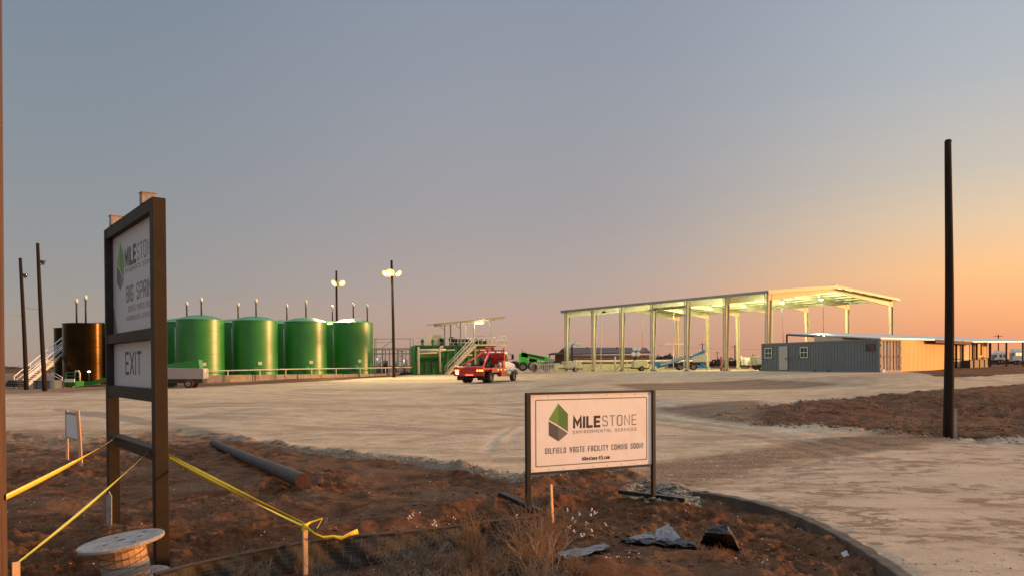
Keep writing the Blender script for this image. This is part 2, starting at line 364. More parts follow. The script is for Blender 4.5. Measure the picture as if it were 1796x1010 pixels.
# ------------------------------------------------------------------ mesh builder
class MB:
    def __init__(s): s.v = []; s.f = []; s.sm = []; s.mi = []
    def add(s, vs, fs, smooth=False, mi=0):
        b = len(s.v); s.v += [tuple(p) for p in vs]
        for f in fs: s.f.append(tuple(b+i for i in f)); s.sm.append(smooth); s.mi.append(mi)
        return s
    def box(s, c, size, rz=0, M=None, mi=0):
        x, y, z = (k/2 for k in size); c = Vector(c)
        vs = [Vector((i*x, j*y, k*z)) for k in (-1, 1) for j in (-1, 1) for i in (-1, 1)]
        M = M or Matrix.Rotation(rz, 3, 'Z')
        return s.add([c + M @ p for p in vs], [(0,2,3,1),(4,5,7,6),(0,1,5,4),(2,6,7,3),(0,4,6,2),(1,3,7,5)], mi=mi)
    def bar(s, p, q, w, h=None, up=(0,0,1), mi=0):
        """rectangular bar; w across, h along up"""
        p = Vector(p); q = Vector(q); h = h or w; d = (q-p).normalized(); u = Vector(up)
        if abs(d.dot(u)) > .99: u = Vector((0, 1, 0))
        a = d.cross(u).normalized(); b = a.cross(d).normalized()
        vs = [e + a*i*w/2 + b*j*h/2 for e in (p, q) for j in (-1, 1) for i in (-1, 1)]
        return s.add(vs, [(0,2,3,1),(4,5,7,6),(0,1,5,4),(2,6,7,3),(0,4,6,2),(1,3,7,5)], mi=mi)
    def tube(s, p, q, r, r2=None, n=10, cap=True, mi=0):
        return s.path([p, q], [r, r if r2 is None else r2], n, cap, mi)
    def path(s, pts, rad, n=8, cap=True, mi=0):
        pts = [Vector(p) for p in pts]; m = len(pts)
        if not isinstance(rad, (list, tuple)): rad = [rad]*m
        vs = []; a0 = None
        for i, p in enumerate(pts):
            d = (pts[min(i+1, m-1)] - pts[max(i-1, 0)]).normalized()
            if a0 is None:
                u = Vector((0, 0, 1)) if abs(d.z) < .9 else Vector((1, 0, 0)); a = d.cross(u).normalized()
            else:
                a = (a0 - d*a0.dot(d)).normalized()
            a0 = a; b = d.cross(a)
            vs += [p + (a*math.cos(2*math.pi*k/n)+b*math.sin(2*math.pi*k/n))*rad[i] for k in range(n)]
        fs = [(i*n+k, i*n+(k+1)%n, (i+1)*n+(k+1)%n, (i+1)*n+k) for i in range(m-1) for k in range(n)]
        s.add(vs, fs, n > 4, mi)
        if cap: s.add([], []); b0 = len(s.v)-m*n; s.f += [tuple(b0+k for k in range(n))[::-1], tuple(b0+(m-1)*n+k for k in range(n))]; s.sm += [False, False]; s.mi += [mi, mi]
        return s
    def lathe(s, prof, c, n=48, smooth=True, M=None, mi=0):
        c = Vector(c); M = M or Matrix.Identity(3); vs = []
        for r, z in prof: vs += [c + M @ Vector((r*math.cos(2*math.pi*k/n), r*math.sin(2*math.pi*k/n), z)) for k in range(n)]
        fs = [(i*n+k, i*n+(k+1)%n, (i+1)*n+(k+1)%n, (i+1)*n+k) for i in range(len(prof)-1) for k in range(n)]
        return s.add(vs, fs, smooth, mi)
    def prism(s, poly, a, b, f, mi=0):
        """poly of 2d points mapped by f(u,v,w) between w=a and w=b"""
        n = len(poly); vs = [f(u, v, a) for u, v in poly] + [f(u, v, b) for u, v in poly]
        return s.add(vs, [tuple(range(n))[::-1], tuple(range(n, 2*n))] + [(k, (k+1) % n, n+(k+1) % n, n+k) for k in range(n)], mi=mi)
    def build(s, name, m, parent=None, loc=None, smooth=None, bevel=0, mesh_local=False):
        """vertices are in world space unless the root sits at the origin"""
        off = Vector((0, 0, 0))
        if parent is not None:
            r = parent
            while r.parent: r = r.parent
            off = r.location.copy()
        elif loc is not None: off = Vector(loc)
        me = bpy.data.meshes.new(name)
        me.from_pydata([(p[0]-off.x, p[1]-off.y, p[2]-off.z) for p in s.v], [], s.f)
        me.polygons.foreach_set('use_smooth', s.sm)
        ms = m if isinstance(m, (list, tuple)) else [m]
        for k in ms: me.materials.append(k)
        if len(ms) > 1: me.polygons.foreach_set('material_index', s.mi)
        me.update()
        o = bpy.data.objects.new(name, me); COL.objects.link(o)
        if parent is not None: o.parent = parent
        else: o.location = off
        if bevel:
            md = o.modifiers.new('bevel', 'BEVEL'); md.width = bevel; md.segments = 2; md.limit_method = 'ANGLE'
        return o
def tag(o, label, cat, group=None, kind=None):
    if label: o['label'] = label
    if cat: o['category'] = cat
    if group: o['group'] = group
    if kind: o['kind'] = kind
    return o
def empty(name, loc, label, cat, group=None, rz=0):
    o = bpy.data.objects.new(name, None); COL.objects.link(o); o.location = loc; o.rotation_euler.z = rz; o.empty_display_size = .1
    return tag(o, label, cat, group)
def copy_tree(o, parent=None):
    c = o.copy(); COL.objects.link(c); c.parent = parent
    for ch in list(o.children): copy_tree(ch, c)
    return c
def clone(o, loc, label=None, rz=None):
    c = copy_tree(o); c.location = loc
    if rz is not None: c.rotation_euler.z = rz
    if label: c['label'] = label
    return c
# ================================================================== materials used by the objects
M_ = {
 'green': mat('tank_green_paint', (.009,.185,.016), .42, var=.14, scale=.6, bump=.12, bscale=1.5, dirt=(.05,.11,.025), dirt_amt=.3, spec=.6, coat=.5, coatr=.36),
 'green_dk': mat('process_green_paint', (.02,.17,.03), .4, var=.2, scale=.8, dirt=(.10,.13,.05), dirt_amt=.4),
 'black_tank': mat('black_steel_tank', (.024,.015,.006), .22, 1.0, var=.25, scale=.7, spec=.3, bump=.1, bscale=3),
 'galv': mat('galvanised_steel', (.42,.41,.38), .45, .6, var=.12, scale=4),
 'cream': mat('cream_steel_paint', (.62,.57,.42), .5, var=.1, scale=2, dirt=(.36,.28,.18), dirt_amt=.3),
 'white': mat('white_paint', (.72,.70,.66), .45, var=.06, scale=3, dirt=(.45,.38,.3), dirt_amt=.3),
 'wood_pole': mat('creosote_pole', (.024,.015,.010), .92, spec=.2, var=.5, scale=5, bump=.8, bscale=22, stretch=(6,6,.25)),
 'post_wood': mat('brown_weathered_post', (.08,.036,.015), .8, var=.45, scale=6, bump=.7, bscale=22, stretch=(8,8,.3)),
 'lath': mat('raw_pine', (.60,.36,.20), .7, var=.18, scale=9, bump=.3, bscale=40, stretch=(6,6,.4)),
 'pale_wood': mat('grey_weathered_plywood', (.33,.28,.23), .8, var=.35, scale=6, bump=.5, bscale=30, dirt=(.13,.10,.09), dirt_amt=.6),
 'black_metal': mat('black_painted_steel', (.012,.010,.009), .5, var=.3, scale=7, bump=.15, bscale=60),
 'bronze': mat('dark_bronze_steel', (.024,.015,.007), .6, .0, var=.3, scale=3, bump=.2, bscale=50, spec=.22),
 'concrete': mat('cast_concrete_blocks', (.36,.29,.21), .9, var=.25, scale=1.2, bump=.5, bscale=8, dirt=(.20,.14,.09), dirt_amt=.6),
 'red': mat('red_truck_paint', (.58,.032,.012), .38, var=.2, scale=2, coat=.3, dirt=(.14,.04,.02), dirt_amt=.5),
 'tyre': mat('tyre_rubber', (.035,.028,.024), .9, var=.3, scale=8, bump=.5, bscale=30),
 'rim': mat('dusty_wheel_rim', (.35,.28,.20), .55, .2, var=.2, scale=6),
 'dark': mat('dark_machinery', (.03,.027,.024), .6, var=.35, scale=5),
 'glass': mat('dark_glass', (.05,.055,.06), .06, var=.05, scale=1, spec=.8, coat=.6),
 'lime': mat('lime_machine_paint', (.08,.62,.05), .4, var=.12, scale=2, coat=.3, dirt=(.10,.25,.06), dirt_amt=.3),
 'blue': mat('blue_lift_paint', (.05,.30,.62), .4, var=.12, scale=2, coat=.3),
 'grey_paint': mat('grey_container_paint', (.125,.145,.155), .55, var=.14, scale=.8, dirt=(.17,.15,.13), dirt_amt=.4, bump=.1, bscale=20),
 'door_white': mat('white_container_door', (.42,.40,.36), .55, var=.08, scale=2, dirt=(.3,.24,.18), dirt_amt=.3),
 'beige_cont': mat('beige_container_paint', (.52,.42,.31), .6, var=.15, scale=1.3, dirt=(.24,.14,.08), dirt_amt=.55),
 'ochre': mat('ochre_wall_panel', (.72,.37,.11), .65, var=.10, scale=1, stretch=(1,1,.3), dirt=(.45,.26,.12), dirt_amt=.4),
 'roof_tin': mat('galvalume_roof', (.48,.49,.47), .42, .35, var=.1, scale=1.2),
 'brown_wood': mat('dark_brown_timber', (.07,.035,.02), .8, var=.3, scale=6),
 'tan_panel': mat('tan_wall_panel', (.62,.46,.30), .7, var=.12, scale=2),
 'house_wall': mat('tan_siding', (.27,.14,.07), .8, var=.12, scale=2),
 'house_roof': mat('grey_shingle', (.085,.07,.065), .85, var=.2, scale=3),
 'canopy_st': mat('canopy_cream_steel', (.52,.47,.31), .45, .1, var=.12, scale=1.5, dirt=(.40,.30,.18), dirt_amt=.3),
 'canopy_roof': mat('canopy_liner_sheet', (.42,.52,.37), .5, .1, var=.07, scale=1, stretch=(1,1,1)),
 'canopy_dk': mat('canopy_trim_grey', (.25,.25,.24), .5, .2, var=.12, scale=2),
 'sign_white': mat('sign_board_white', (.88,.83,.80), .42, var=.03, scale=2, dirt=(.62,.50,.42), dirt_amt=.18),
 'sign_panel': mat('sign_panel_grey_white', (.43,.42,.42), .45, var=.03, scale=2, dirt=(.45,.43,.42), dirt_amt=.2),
 'ink': mat('black_lettering', (.018,.016,.015), .5, var=.1),
 'ink_grey': mat('grey_lettering', (.10,.095,.09), .5, var=.1),
 'ink_pale': mat('pale_grey_lettering', (.30,.28,.26), .5, var=.05),
 'logo_g1': mat('logo_green_light', (.15,.30,.06), .5, var=.05), 'logo_g2': mat('logo_green_dark', (.08,.215,.045), .5, var=.05),
 'logo_s1': mat('logo_slate_dark', (.085,.085,.09), .5, var=.05), 'logo_s2': mat('logo_slate_light', (.15,.145,.15), .5, var=.05),
 'olive_line': mat('olive_border', (.16,.15,.035), .5, var=.05),
 'tape': mat('caution_tape_yellow', (.82,.60,.03), .4, var=.08, scale=4, spec=.5),
 'tape_pale': mat('faded_tape_lime', (.46,.52,.12), .4, var=.08, scale=4),
 'fabric_black': mat('silt_fence_fabric', (.035,.028,.020), .8, var=.35, scale=9, bump=.6, bscale=70),
 'fence_wire': mat('rusted_fence_wire', (.13,.09,.05), .6, .3, var=.2, scale=9),
 'twig': mat('dry_twig', (.20,.115,.06), .9, var=.35, scale=3), 'twig_o': mat('orange_dry_grass', (.24,.135,.06), .9, var=.3, scale=3),
 'twig_g': mat('grey_brush', (.16,.12,.08), .9, var=.35, scale=3),
 'branch': mat('bare_dry_branch', (.30,.20,.12), .85, var=.3, scale=6),
 'cotton': mat('cotton_lint', (.80,.74,.68), .95, var=.08, scale=30, bump=.5, bscale=60),
 'poly_black': mat('black_plastic_film', (.014,.013,.013), .42, var=.3, scale=6), 'poly_grey': mat('grey_plastic_film', (.13,.13,.135), .5, var=.25, scale=6),
 'log': mat('old_pole_wood', (.06,.044,.036), .85, var=.45, scale=5, bump=.9, bscale=18),
 'log_end': mat('cut_log_end', (.06,.025,.014), .9, var=.4, scale=12),
 'rock': mat('crushed_limestone', (.24,.205,.15), .9, var=.45, scale=3, bump=.4, bscale=30),
 'stone': mat('dusty_caliche_stone', (.40,.285,.17), .95, var=.5, scale=2),
 'clod': mat('red_soil_clod', (.095,.037,.014), .95, var=.45, scale=3, bump=.6, bscale=40),
 'leaf': mat('distant_foliage', (.045,.040,.028), .95, var=.4, scale=.2),
 'rust': mat('red_primer', (.38,.07,.04), .6, var=.2, scale=3),
 'yellow_mach': mat('pale_yellow_machine', (.66,.60,.34), .5, var=.1, scale=2),
}
def emat(name, c, s): return mat(name, (.8,.8,.8), .4, var=.02, emit=c, estr=s)
E_FLOOD = emat('lit_flood_lens', (1,.86,.48), 7); E_HALO = emat('flood_halo_glow', (1,.60,.09), 1.35); E_CAN = emat('lit_canopy_lens', (1,.93,.62), 12)
E_RED = emat('lit_tail_lens', (1,.05,.02), 5); E_AMB = emat('lit_amber_lens', (1,.30,.05), 5); E_WHT = emat('lit_reverse_lens', (1,.85,.55), 7)
E_WIN = emat('lit_window', (1,.55,.18), 1.3); E_FAR = emat('far_lit_lamp', (1,.75,.4), 8); E_TUBE = emat('lit_tube_lens', (1,.93,.60), 14)

# ================================================================== lettering (strokes on a unit box)
c_ = .17
GL = {
 'O': (.78,[[(c_,0),(1-c_,0),(1,c_),(1,1-c_),(1-c_,1),(c_,1),(0,1-c_),(0,c_),(c_,0)]]),
 'M': (1.0,[[(0,0),(0,1),(.5,.3),(1,1),(1,0)]]), 'I': (.0,[[(0,0),(0,1)]]), 'L': (.66,[[(0,1),(0,0),(1,0)]]),
 'E': (.68,[[(1,1),(0,1),(0,0),(1,0)],[(0,.5),(.88,.5)]]),
 'S': (.74,[[(1,.82),(.85,1),(.15,1),(0,.85),(0,.64),(.15,.53),(.85,.47),(1,.36),(1,.15),(.85,0),(.15,0),(0,.18)]]),
 'T': (.76,[[(0,1),(1,1)],[(.5,1),(.5,0)]]), 'N': (.78,[[(0,0),(0,1),(1,0),(1,1)]]), 'V': (.8,[[(0,1),(.5,0),(1,1)]]),
 'R': (.74,[[(0,0),(0,1),(.85,1),(1,.86),(1,.6),(.85,.47),(0,.47)],[(.5,.47),(1,0)]]),
 'A': (.76,[[(0,0),(0,.82),(.2,1),(.8,1),(1,.82),(1,0)],[(0,.4),(1,.4)]]),
 'C': (.74,[[(1,.8),(.85,1),(.15,1),(0,.85),(0,.15),(.15,0),(.85,0),(1,.2)]]), 'F': (.66,[[(1,1),(0,1),(0,0)],[(0,.5),(.88,.5)]]),
 'D': (.78,[[(0,0),(0,1),(.8,1),(1,.82),(1,.18),(.8,0),(0,0)]]), 'W': (1.1,[[(0,1),(.2,0),(.5,.95),(.8,0),(1,1)]]),
 'Y': (.76,[[(0,1),(.5,.48),(1,1)],[(.5,.48),(.5,0)]]), 'G': (.76,[[(1,.8),(.85,1),(.15,1),(0,.85),(0,.15),(.15,0),(.85,0),(1,.15),(1,.46),(.55,.46)]]),
 'B': (.76,[[(0,0),(0,1),(.82,1),(.95,.88),(.95,.64),(.82,.53),(1,.4),(1,.13),(.85,0),(0,0)],[(0,.53),(.82,.53)]]),
 'P': (.74,[[(0,0),(0,1),(.85,1),(1,.86),(1,.6),(.85,.45),(0,.45)]]), 'X': (.8,[[(0,0),(1,1)],[(0,1),(1,0)]]),
 '!': (.0,[[(0,1),(0,.3)],[(0,.1),(0,0)]]), 'U': (.76,[[(0,1),(0,.15),(.15,0),(.85,0),(1,.15),(1,1)]]), ' ': (.45,[]),
 '.': (.0,[[(0,.0),(0,.09)]]), '-': (.4,[[(0,.42),(1,.42)]]),
 'i': (.0,[[(0,0),(0,.66)],[(0,.84),(0,.96)]]), 'l': (.0,[[(0,0),(0,1)]]),
 'e': (.56,[[(0,.36),(1,.36),(1,.55),(.8,.68),(.2,.68),(0,.55),(0,.12),(.2,0),(1,0)]]),
 's': (.52,[[(1,.68),(.15,.68),(0,.58),(0,.44),(.15,.35),(.85,.33),(1,.24),(1,.1),(.85,0),(0,0)]]),
 't': (.42,[[(.2,1),(.2,.12),(.4,0),(1,0)],[(0,.68),(1,.68)]]), 'o': (.56,[[(.2,0),(.8,0),(1,.13),(1,.55),(.8,.68),(.2,.68),(0,.55),(0,.13),(.2,0)]]),
 'n': (.56,[[(0,0),(0,.68),(.75,.68),(1,.52),(1,0)]]), 'c': (.54,[[(1,.68),(.2,.68),(0,.55),(0,.13),(.2,0),(1,0)]]),
 'm': (.9,[[(0,0),(0,.68),(.85,.68),(1,.55),(1,0)],[(.5,.68),(.5,0)]]),
}
def text_width(s, h, sw, gap): return sum(GL[ch][0]*h*.8 for ch in s) + gap*(len(s)-1)
def strokes(mb, s, O, U, V, N, u0, v0, h, sw, width):
    """write s from (u0,v0) on the board plane; fitted to width"""
    glyph = sum(GL[ch][0] for ch in s); gap = h*.30+sw*.4
    k = (width-gap*(len(s)-1))/glyph/h
    if k < .45: k = .45; gap = (width-glyph*h*k)/(len(s)-1)
    if k > 1.0: k = 1.0; gap = (width-glyph*h*k)/(len(s)-1)
    u = u0; lv = 0
    for ch in s:
        wd, st = GL[ch]
        for line in st:
            lv += 1; off = .0008+.0003*(lv % 5)
            P = [Vector((u+a*(wd if wd else 1)*h*k, v0+b*h)) for a, b in line]
            closed = (P[0]-P[-1]).length < 1e-6 and len(P) > 2
            n = len(P); Lf = []; Rt = []
            for i, p in enumerate(P):
                d1 = (P[i]-P[i-1]) if i > 0 else ((P[0]-P[-2]) if closed else (P[1]-P[0]))
                d2 = (P[i+1]-P[i]) if i < n-1 else ((P[1]-P[0]) if closed else (P[-1]-P[-2]))
                d1 = d1.normalized(); d2 = d2.normalized()
                n1 = Vector((-d1.y, d1.x)); n2 = Vector((-d2.y, d2.x)); mm = n1+n2
                if mm.length < 1e-3: mm = n1
                mm = mm.normalized(); f = 1/max(.42, mm.dot(n1))
                q = p
                if not closed and i == 0: q = p - d2*sw*.45
                if not closed and i == n-1: q = p + d1*sw*.45
                Lf.append(q+mm*f*sw/2); Rt.append(q-mm*f*sw/2)
            vs = [O+U*q.x+V*q.y+N*off for q in Lf+Rt]
            mb.add(vs, [(i, i+1, n+i+1, n+i) for i in range(n-1)])
        u += wd*h*k + gap
def poly_on(mb, pts, O, U, V, N, off=.001): mb.add([O+U*a+V*b+N*off for a, b in pts], [tuple(range(len(pts)))])
def logo(parent, O, U, V, N, cu, v0, w, h):
    """the two tone faceted hexagon; v0 is the lowest point"""
    X = lambda a: cu+a*w/2; Yv = lambda b: v0+b*h
    for nm, mt, pts in (('logo_facet','logo_g1',[(-1,.585),(0,1),(0,.425)]), ('logo_facet','logo_g2',[(0,.425),(0,1),(1,.72),(1,.245)]),
                        ('logo_facet','logo_s1',[(-1,.54),(-1,.17),(0,.0),(0,.38)]), ('logo_facet','logo_s2',[(0,.38),(0,0),(1,.20)])):
        m = MB(); poly_on(m, [(X(a), Yv(b)) for a, b in pts], O, U, V, N, .0012); m.build(nm, M_[mt], parent)

# ================================================================== the two signs
# --- low wide sign
Lb = W(929,812,11.7); Rb = W(1145,808,12.66)
z0 = .88; gl_ = Vector((W(929,0,11.7).x, 11.7, 0)); gr_ = Vector((W(1143.5,0,12.66).x, 12.66, 0))
gl_.x = W(930,760,11.7).x; gr_.x = W(1142,760,12.66).x
U = (gr_-gl_).normalized(); V = Vector((0,0,1)); N = U.cross(V).normalized()
if N.y > 0: N = -N
bw = (gr_-gl_).length; bh = bw/2*1.06
zt = W(928,692,11.7).z; zb = W(930,828,11.7).z; bh = zt-zb
root = empty('low_sign', (gl_.x+U.x*bw/2, gl_.y+U.y*bw/2, GH(gl_.x+U.x*bw/2, gl_.y)), 'low white sign in a black steel frame reading MILESTONE and coming soon, right of centre', 'sign')
O = Vector((gl_.x, gl_.y, zb))
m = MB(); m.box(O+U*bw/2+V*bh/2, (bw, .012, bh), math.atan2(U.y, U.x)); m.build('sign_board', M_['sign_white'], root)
brd = root.children[0]
O2 = O+N*.0065
m = MB(); b0 = .095; bt = .016
for a, b in (((b0,b0*.9),(bw-b0,b0*.9)), ((b0,bh-b0*.9),(bw-b0,bh-b0*.9)), ):
    poly_on(m, [(a[0],a[1]-bt/2),(b[0],a[1]-bt/2),(b[0],a[1]+bt/2),(a[0],a[1]+bt/2)], O2, U, V, N)
for uu in (b0, bw-b0): poly_on(m, [(uu-bt/2,b0*.9+bt/2),(uu+bt/2,b0*.9+bt/2),(uu+bt/2,bh-b0*.9-bt/2),(uu-bt/2,bh-b0*.9-bt/2)], O2, U, V, N)
m.build('printed_border', M_['olive_line'], brd)
logo(brd, O2, U, V, N, bw*.218, bh*.385, bw*.152, bh*.495)
def line(parent, s, u0, u1, v0, h, sw, mt, O=O2, U=U, V=V, N=N, w_=bw, h_=bh, nm='lettering'):
    m = MB(); strokes(m, s, O, U, V, N, u0*w_+sw/2, v0*h_, h*h_, sw, (u1-u0)*w_-sw); return m.build(nm, M_[mt], parent)
line(brd, 'MILE', .335, .560, .560, .125, .042, 'ink')
line(brd, 'STONE', .577, .868, .560, .133, .014, 'ink_grey')
line(brd, 'ENVIRONMENTAL SERVICES', .335, .868, .478, .036, .0085, 'ink_pale')
line(brd, 'OILFIELD WASTE FACILITY COMING SOON!', .112, .925, .232, .066, .013, 'ink_grey')
line(brd, 'Milestone-ES.com', .408, .637, .115, .040, .012, 'ink')
m = MB(); cmk = O2+U*(bw*.878)+V*(bh*.715)
m.lathe([(.004,.0),(.007,.0008)], cmk, 10, False, Matrix((U, V, N)).transposed()); m.build('trade_dot', M_['ink_pale'], brd)
post = .075; tp = zt+.02
for nm, e, dp, ph in (('post', gl_-U*(post/2+.004), 1, zt+.035), ('post', gr_+U*(post/2+.004)-N*.0, 1, zt+.035)):
    m = MB(); zg = GH(e.x, e.y)-.02; m.bar((e.x,e.y,zg),(e.x,e.y,ph), post if e.x < 1 else .06, .075, up=N); m.build(nm, M_['black_metal'], root, bevel=.004)
m = MB(); m.bar(gl_+V*(zt+.02), gr_+V*(zt+.02), .05, .035); m.build('top_rail', M_['black_metal'], root, bevel=.003)
m = MB(); m.bar(gl_+V*(zb-.02), gr_+V*(zb-.02), .05, .035); m.build('bottom_rail', M_['black_metal'], root, bevel=.003)
for e, (pa, pb) in ((gl_, ((878,889),(948,906))), (gr_, ((1087,868),(1204,889)))):
    a = GW(*pa); b = GW(*pb); a.z = max(a.z, -.02)+.085; b.z = max(b.z, -.02)+.085
    m = MB(); m.bar(a, b, .10, .07); m.build('foot_skid', M_['black_metal'], root, bevel=.004)
for k in range(9):
    for vv in (.03, bh-.03):
        m = MB(); m.lathe([(0,.004),(.008,.003),(.009,.0)], O2+U*(.05+k*(bw-.1)/8)+V*vv, 8, True, Matrix((U, V, N)).transposed()); m.build('screw', M_['galv'], brd)

# --- tall sign on the left
nx, ny = W(280,700,9.05).x, 9.05; fx, fy = W(198,760,11.15).x, 11.15
A = Vector((nx, ny, 0)); B = Vector((fx, fy, 0)); U1 = (A-B).normalized(); V1 = Vector((0,0,1)); N1 = U1.cross(V1)
if N1.x > 0: N1 = -N1
Wd = (A-B).length; gz = -.05; TH = 4.47
root1 = empty('tall_sign', (B.x+U1.x*Wd/2, B.y+U1.y*Wd/2, gz), 'tall black steel frame sign reading BIG SPRING over EXIT, left foreground', 'sign')
PW = .145
m = MB(); zA = GH(A.x, A.y)-.05; m.bar((A.x,A.y,zA), (A.x,A.y,TH-.02), PW, .155, up=N1); m.build('post', M_['bronze'], root1, bevel=.006)
m = MB(); zB = GH(B.x, B.y)-.05; m.bar((B.x,B.y,zB), (B.x,B.y,TH-.02), PW, .155, up=N1); m.build('post', M_['bronze'], root1, bevel=.006)
def rail(z0, z1, d=.14): 
    m = MB(); zc = (z0+z1)/2; m.bar(B+U1*PW/2+V1*zc, A-U1*PW/2+V1*zc, d, z1-z0); m.build('cross_rail', M_['bronze'], root1, bevel=.005)
rail(4.30, 4.46); rail(2.74, 2.88); rail(1.97, 2.13); rail(1.26, 1.40, .16)
for uu in (.42, 2.25):
    m = MB(); c = B+U1*uu+V1*(TH+.05); m.box(c, (.13,.17,.14), math.atan2(U1.y, U1.x)); m.box(c+V1*.073+U1*.0, (.15,.19,.012), math.atan2(U1.y, U1.x)); m.build('top_bracket', M_['pale_wood'], root1, bevel=.004)
iw = Wd-PW
def panel(z0, z1):
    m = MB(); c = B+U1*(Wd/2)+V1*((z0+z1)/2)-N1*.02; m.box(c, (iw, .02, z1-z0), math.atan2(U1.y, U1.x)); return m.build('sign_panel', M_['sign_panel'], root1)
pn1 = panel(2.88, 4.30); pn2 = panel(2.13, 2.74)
# inner liner strips seen inside the frame
for z0_, z1_ in ((2.88,4.30),(2.13,2.74)):
    m = MB(); m.box(B+U1*(PW/2+.012)+V1*((z0_+z1_)/2)+N1*.045, (.022,.10,z1_-z0_-.01), math.atan2(U1.y, U1.x)); m.build('frame_liner', M_['black_metal'], root1)
Oa = B+U1*(PW/2)+V1*2.88-N1*.0095; Ob = B+U1*(PW/2)+V1*2.13-N1*.0095
kw = dict(O=Oa, U=U1, V=V1, N=N1, w_=iw, h_=1.42)
logo(pn1, Oa, U1, V1, N1, iw*.20, 1.42*.44, iw*.17, 1.42*.48)
line(pn1, 'MILE', .31, .57, .665, .145, .055, 'ink', **kw)
line(pn1, 'STONE', .59, .93, .665, .145, .018, 'ink_grey', **kw)
line(pn1, 'ENVIRONMENTAL SERVICES', .31, .93, .59, .04, .010, 'ink_pale', **kw)
line(pn1, 'BIG SPRING', .34, .96, .31, .135, .030, 'ink_grey', **kw)
line(pn1, 'OILFIELD WASTE FACILITY', .38, .96, .205, .05, .012, 'ink_pale', **kw)
line(pn1, 'ENVIRONMENTAL SERVICES', .33, .88, .12, .04, .010, 'ink_pale', **kw)
m = MB(); poly_on(m, [(0,0),(.30,0),(.0,.46)], Oa, U1, V1, N1); m.build('printed_corner', M_['logo_s2'], pn1)
line(pn2, 'EXIT', .30, .66, .30, .46, .042, 'ink', O=Ob, U=U1, V=V1, N=N1, w_=iw, h_=.61)

# small white board on stakes behind the tall sign
p0 = GW(118,806); p1_ = GW(141,813)
rs = empty('staked_notice_board', (p0.x, p0.y, p0.z), 'small white notice board nailed to two raw wooden stakes, left of tall sign', 'notice board')
d = (p1_-p0); d.z = 0; q1 = p0; q2 = p0+d
m = MB(); m.bar(q1-V*.1, q1+V*1.28, .06, .04); m.build('stake', M_['lath'], rs)
m = MB(); m.bar(q2-V*.1+Vector((.02,0,0)), q2+V*1.30-Vector((.05,0,0)), .075, .04); m.build('stake', M_['lath'], rs)
m = MB(); dd = d.normalized(); m.bar(q1+V*.90-Vector((0,.03,0))-dd*.02, q2+V*.90-Vector((0,.03,0))-dd*.02, .02, .68); m.build('board', M_['pale_wood'], rs)
bq = rs.children[-1]
m = MB(); m.bar(q1+V*.88-Vector((0,.043,0))+dd*.06, q2+V*.88-Vector((0,.043,0))-dd*.08, .006, .58); m.build('paper_sheet', M_['white'], bq)

# ================================================================== timber: posts, stakes, log, reel, tape
def sink(p, k=.1): return Vector((p.x, p.y, p.z-k))
def stake(name, px, py_b, py_t, w, label, Y=None, mt='lath', rot=.3, lean=(0,0)):
    b = GW(px, py_b) if Y is None else Vector((W(px,700,Y).x, Y, GH(W(px,700,Y).x, Y)))
    t = W(px, py_t, b.y)
    m = MB(); top = Vector((b.x+lean[0], b.y+lean[1], t.z)); m.bar(sink(b,.15), top, w, w*.45, up=(math.sin(rot),-math.cos(rot),0))
    o = m.build(name, M_[mt], None, b, bevel=.002); tag(o, label, 'stake'); return o, top
stake('wooden_stake', 970, 909, 849, .052, 'short raw pine stake standing in front of the low sign', rot=R(48), lean=(-.03,0))
s2, tapeR = stake('wooden_stake', 533, 1010, 918, .06, 'raw pine stake at the black silt fence holding the end of the yellow tape', Y=8.45, rot=R(50))
s3, tapeL = stake('wooden_stake', 24, 1010, 985, .06, 'pine stake at the bottom left corner under the faded tape', Y=6.6, rot=R(45))
sk, _ = stake('wooden_stake', 1675, 768, 716, .10, 'short marker lath beside the foot of the right utility pole', mt='pale_wood', rot=0)
stake('wooden_stake', 557, 930, 908, .03, 'thin grey stick poking from soil behind the loose tape end', mt='pale_wood', rot=0, lean=(.14,0))
x0 = W(-39,640,4.6).x
m = MB(); m.path([(x0-.02,4.6,-.3),(x0,4.6,1.2),(x0-.0,4.6,2.6),(x0+.018,4.6,5.2)], [.142,.140,.139,.137], 20)
o = m.build('timber_post', M_['post_wood'], None, (x0,4.6,0)); tag(o, 'thick brown round timber post cut by the left picture edge', 'post')

# log
a = GW(374,781,.10); b = GW(531,864,.14); mid = (a+b)/2; mid.z = GH(mid.x, mid.y)+.10
mid.z = (a.z+b.z)/2-.02; q = a.lerp(b,.25)+Vector((0,0,-.015)); r_ = a.lerp(b,.75)+Vector((.02,0,-.012))
rl = empty('fallen_log', (mid.x, mid.y, mid.z), 'old grey utility pole log lying on the red soil', 'log')
m = MB(); m.path([a,q,mid,r_,b], [.10,.112,.122,.134,.148], 18, cap=False); m.build('trunk', M_['log'], rl)
d = (b-a).normalized(); Q = d.to_track_quat('Z','Y').to_matrix()
m = MB(); m.lathe([(0,.006),(.06,.004),(.12,.006),(.148,0)], b, 18, True, Q); m.build('cut_end', M_['log_end'], rl)
m = MB(); m.lathe([(0,.004),(.02,.004),(.024,0)], b+d*.008+Vector((-.02,0,.03)), 10, True, Q); m.build('pale_knot', M_['cotton'], rl)
m = MB(); m.lathe([(0,0),(.10,0)], a, 18, True, (-d).to_track_quat('Z','Y').to_matrix()); m.build('cut_end', M_['log_end'], rl)

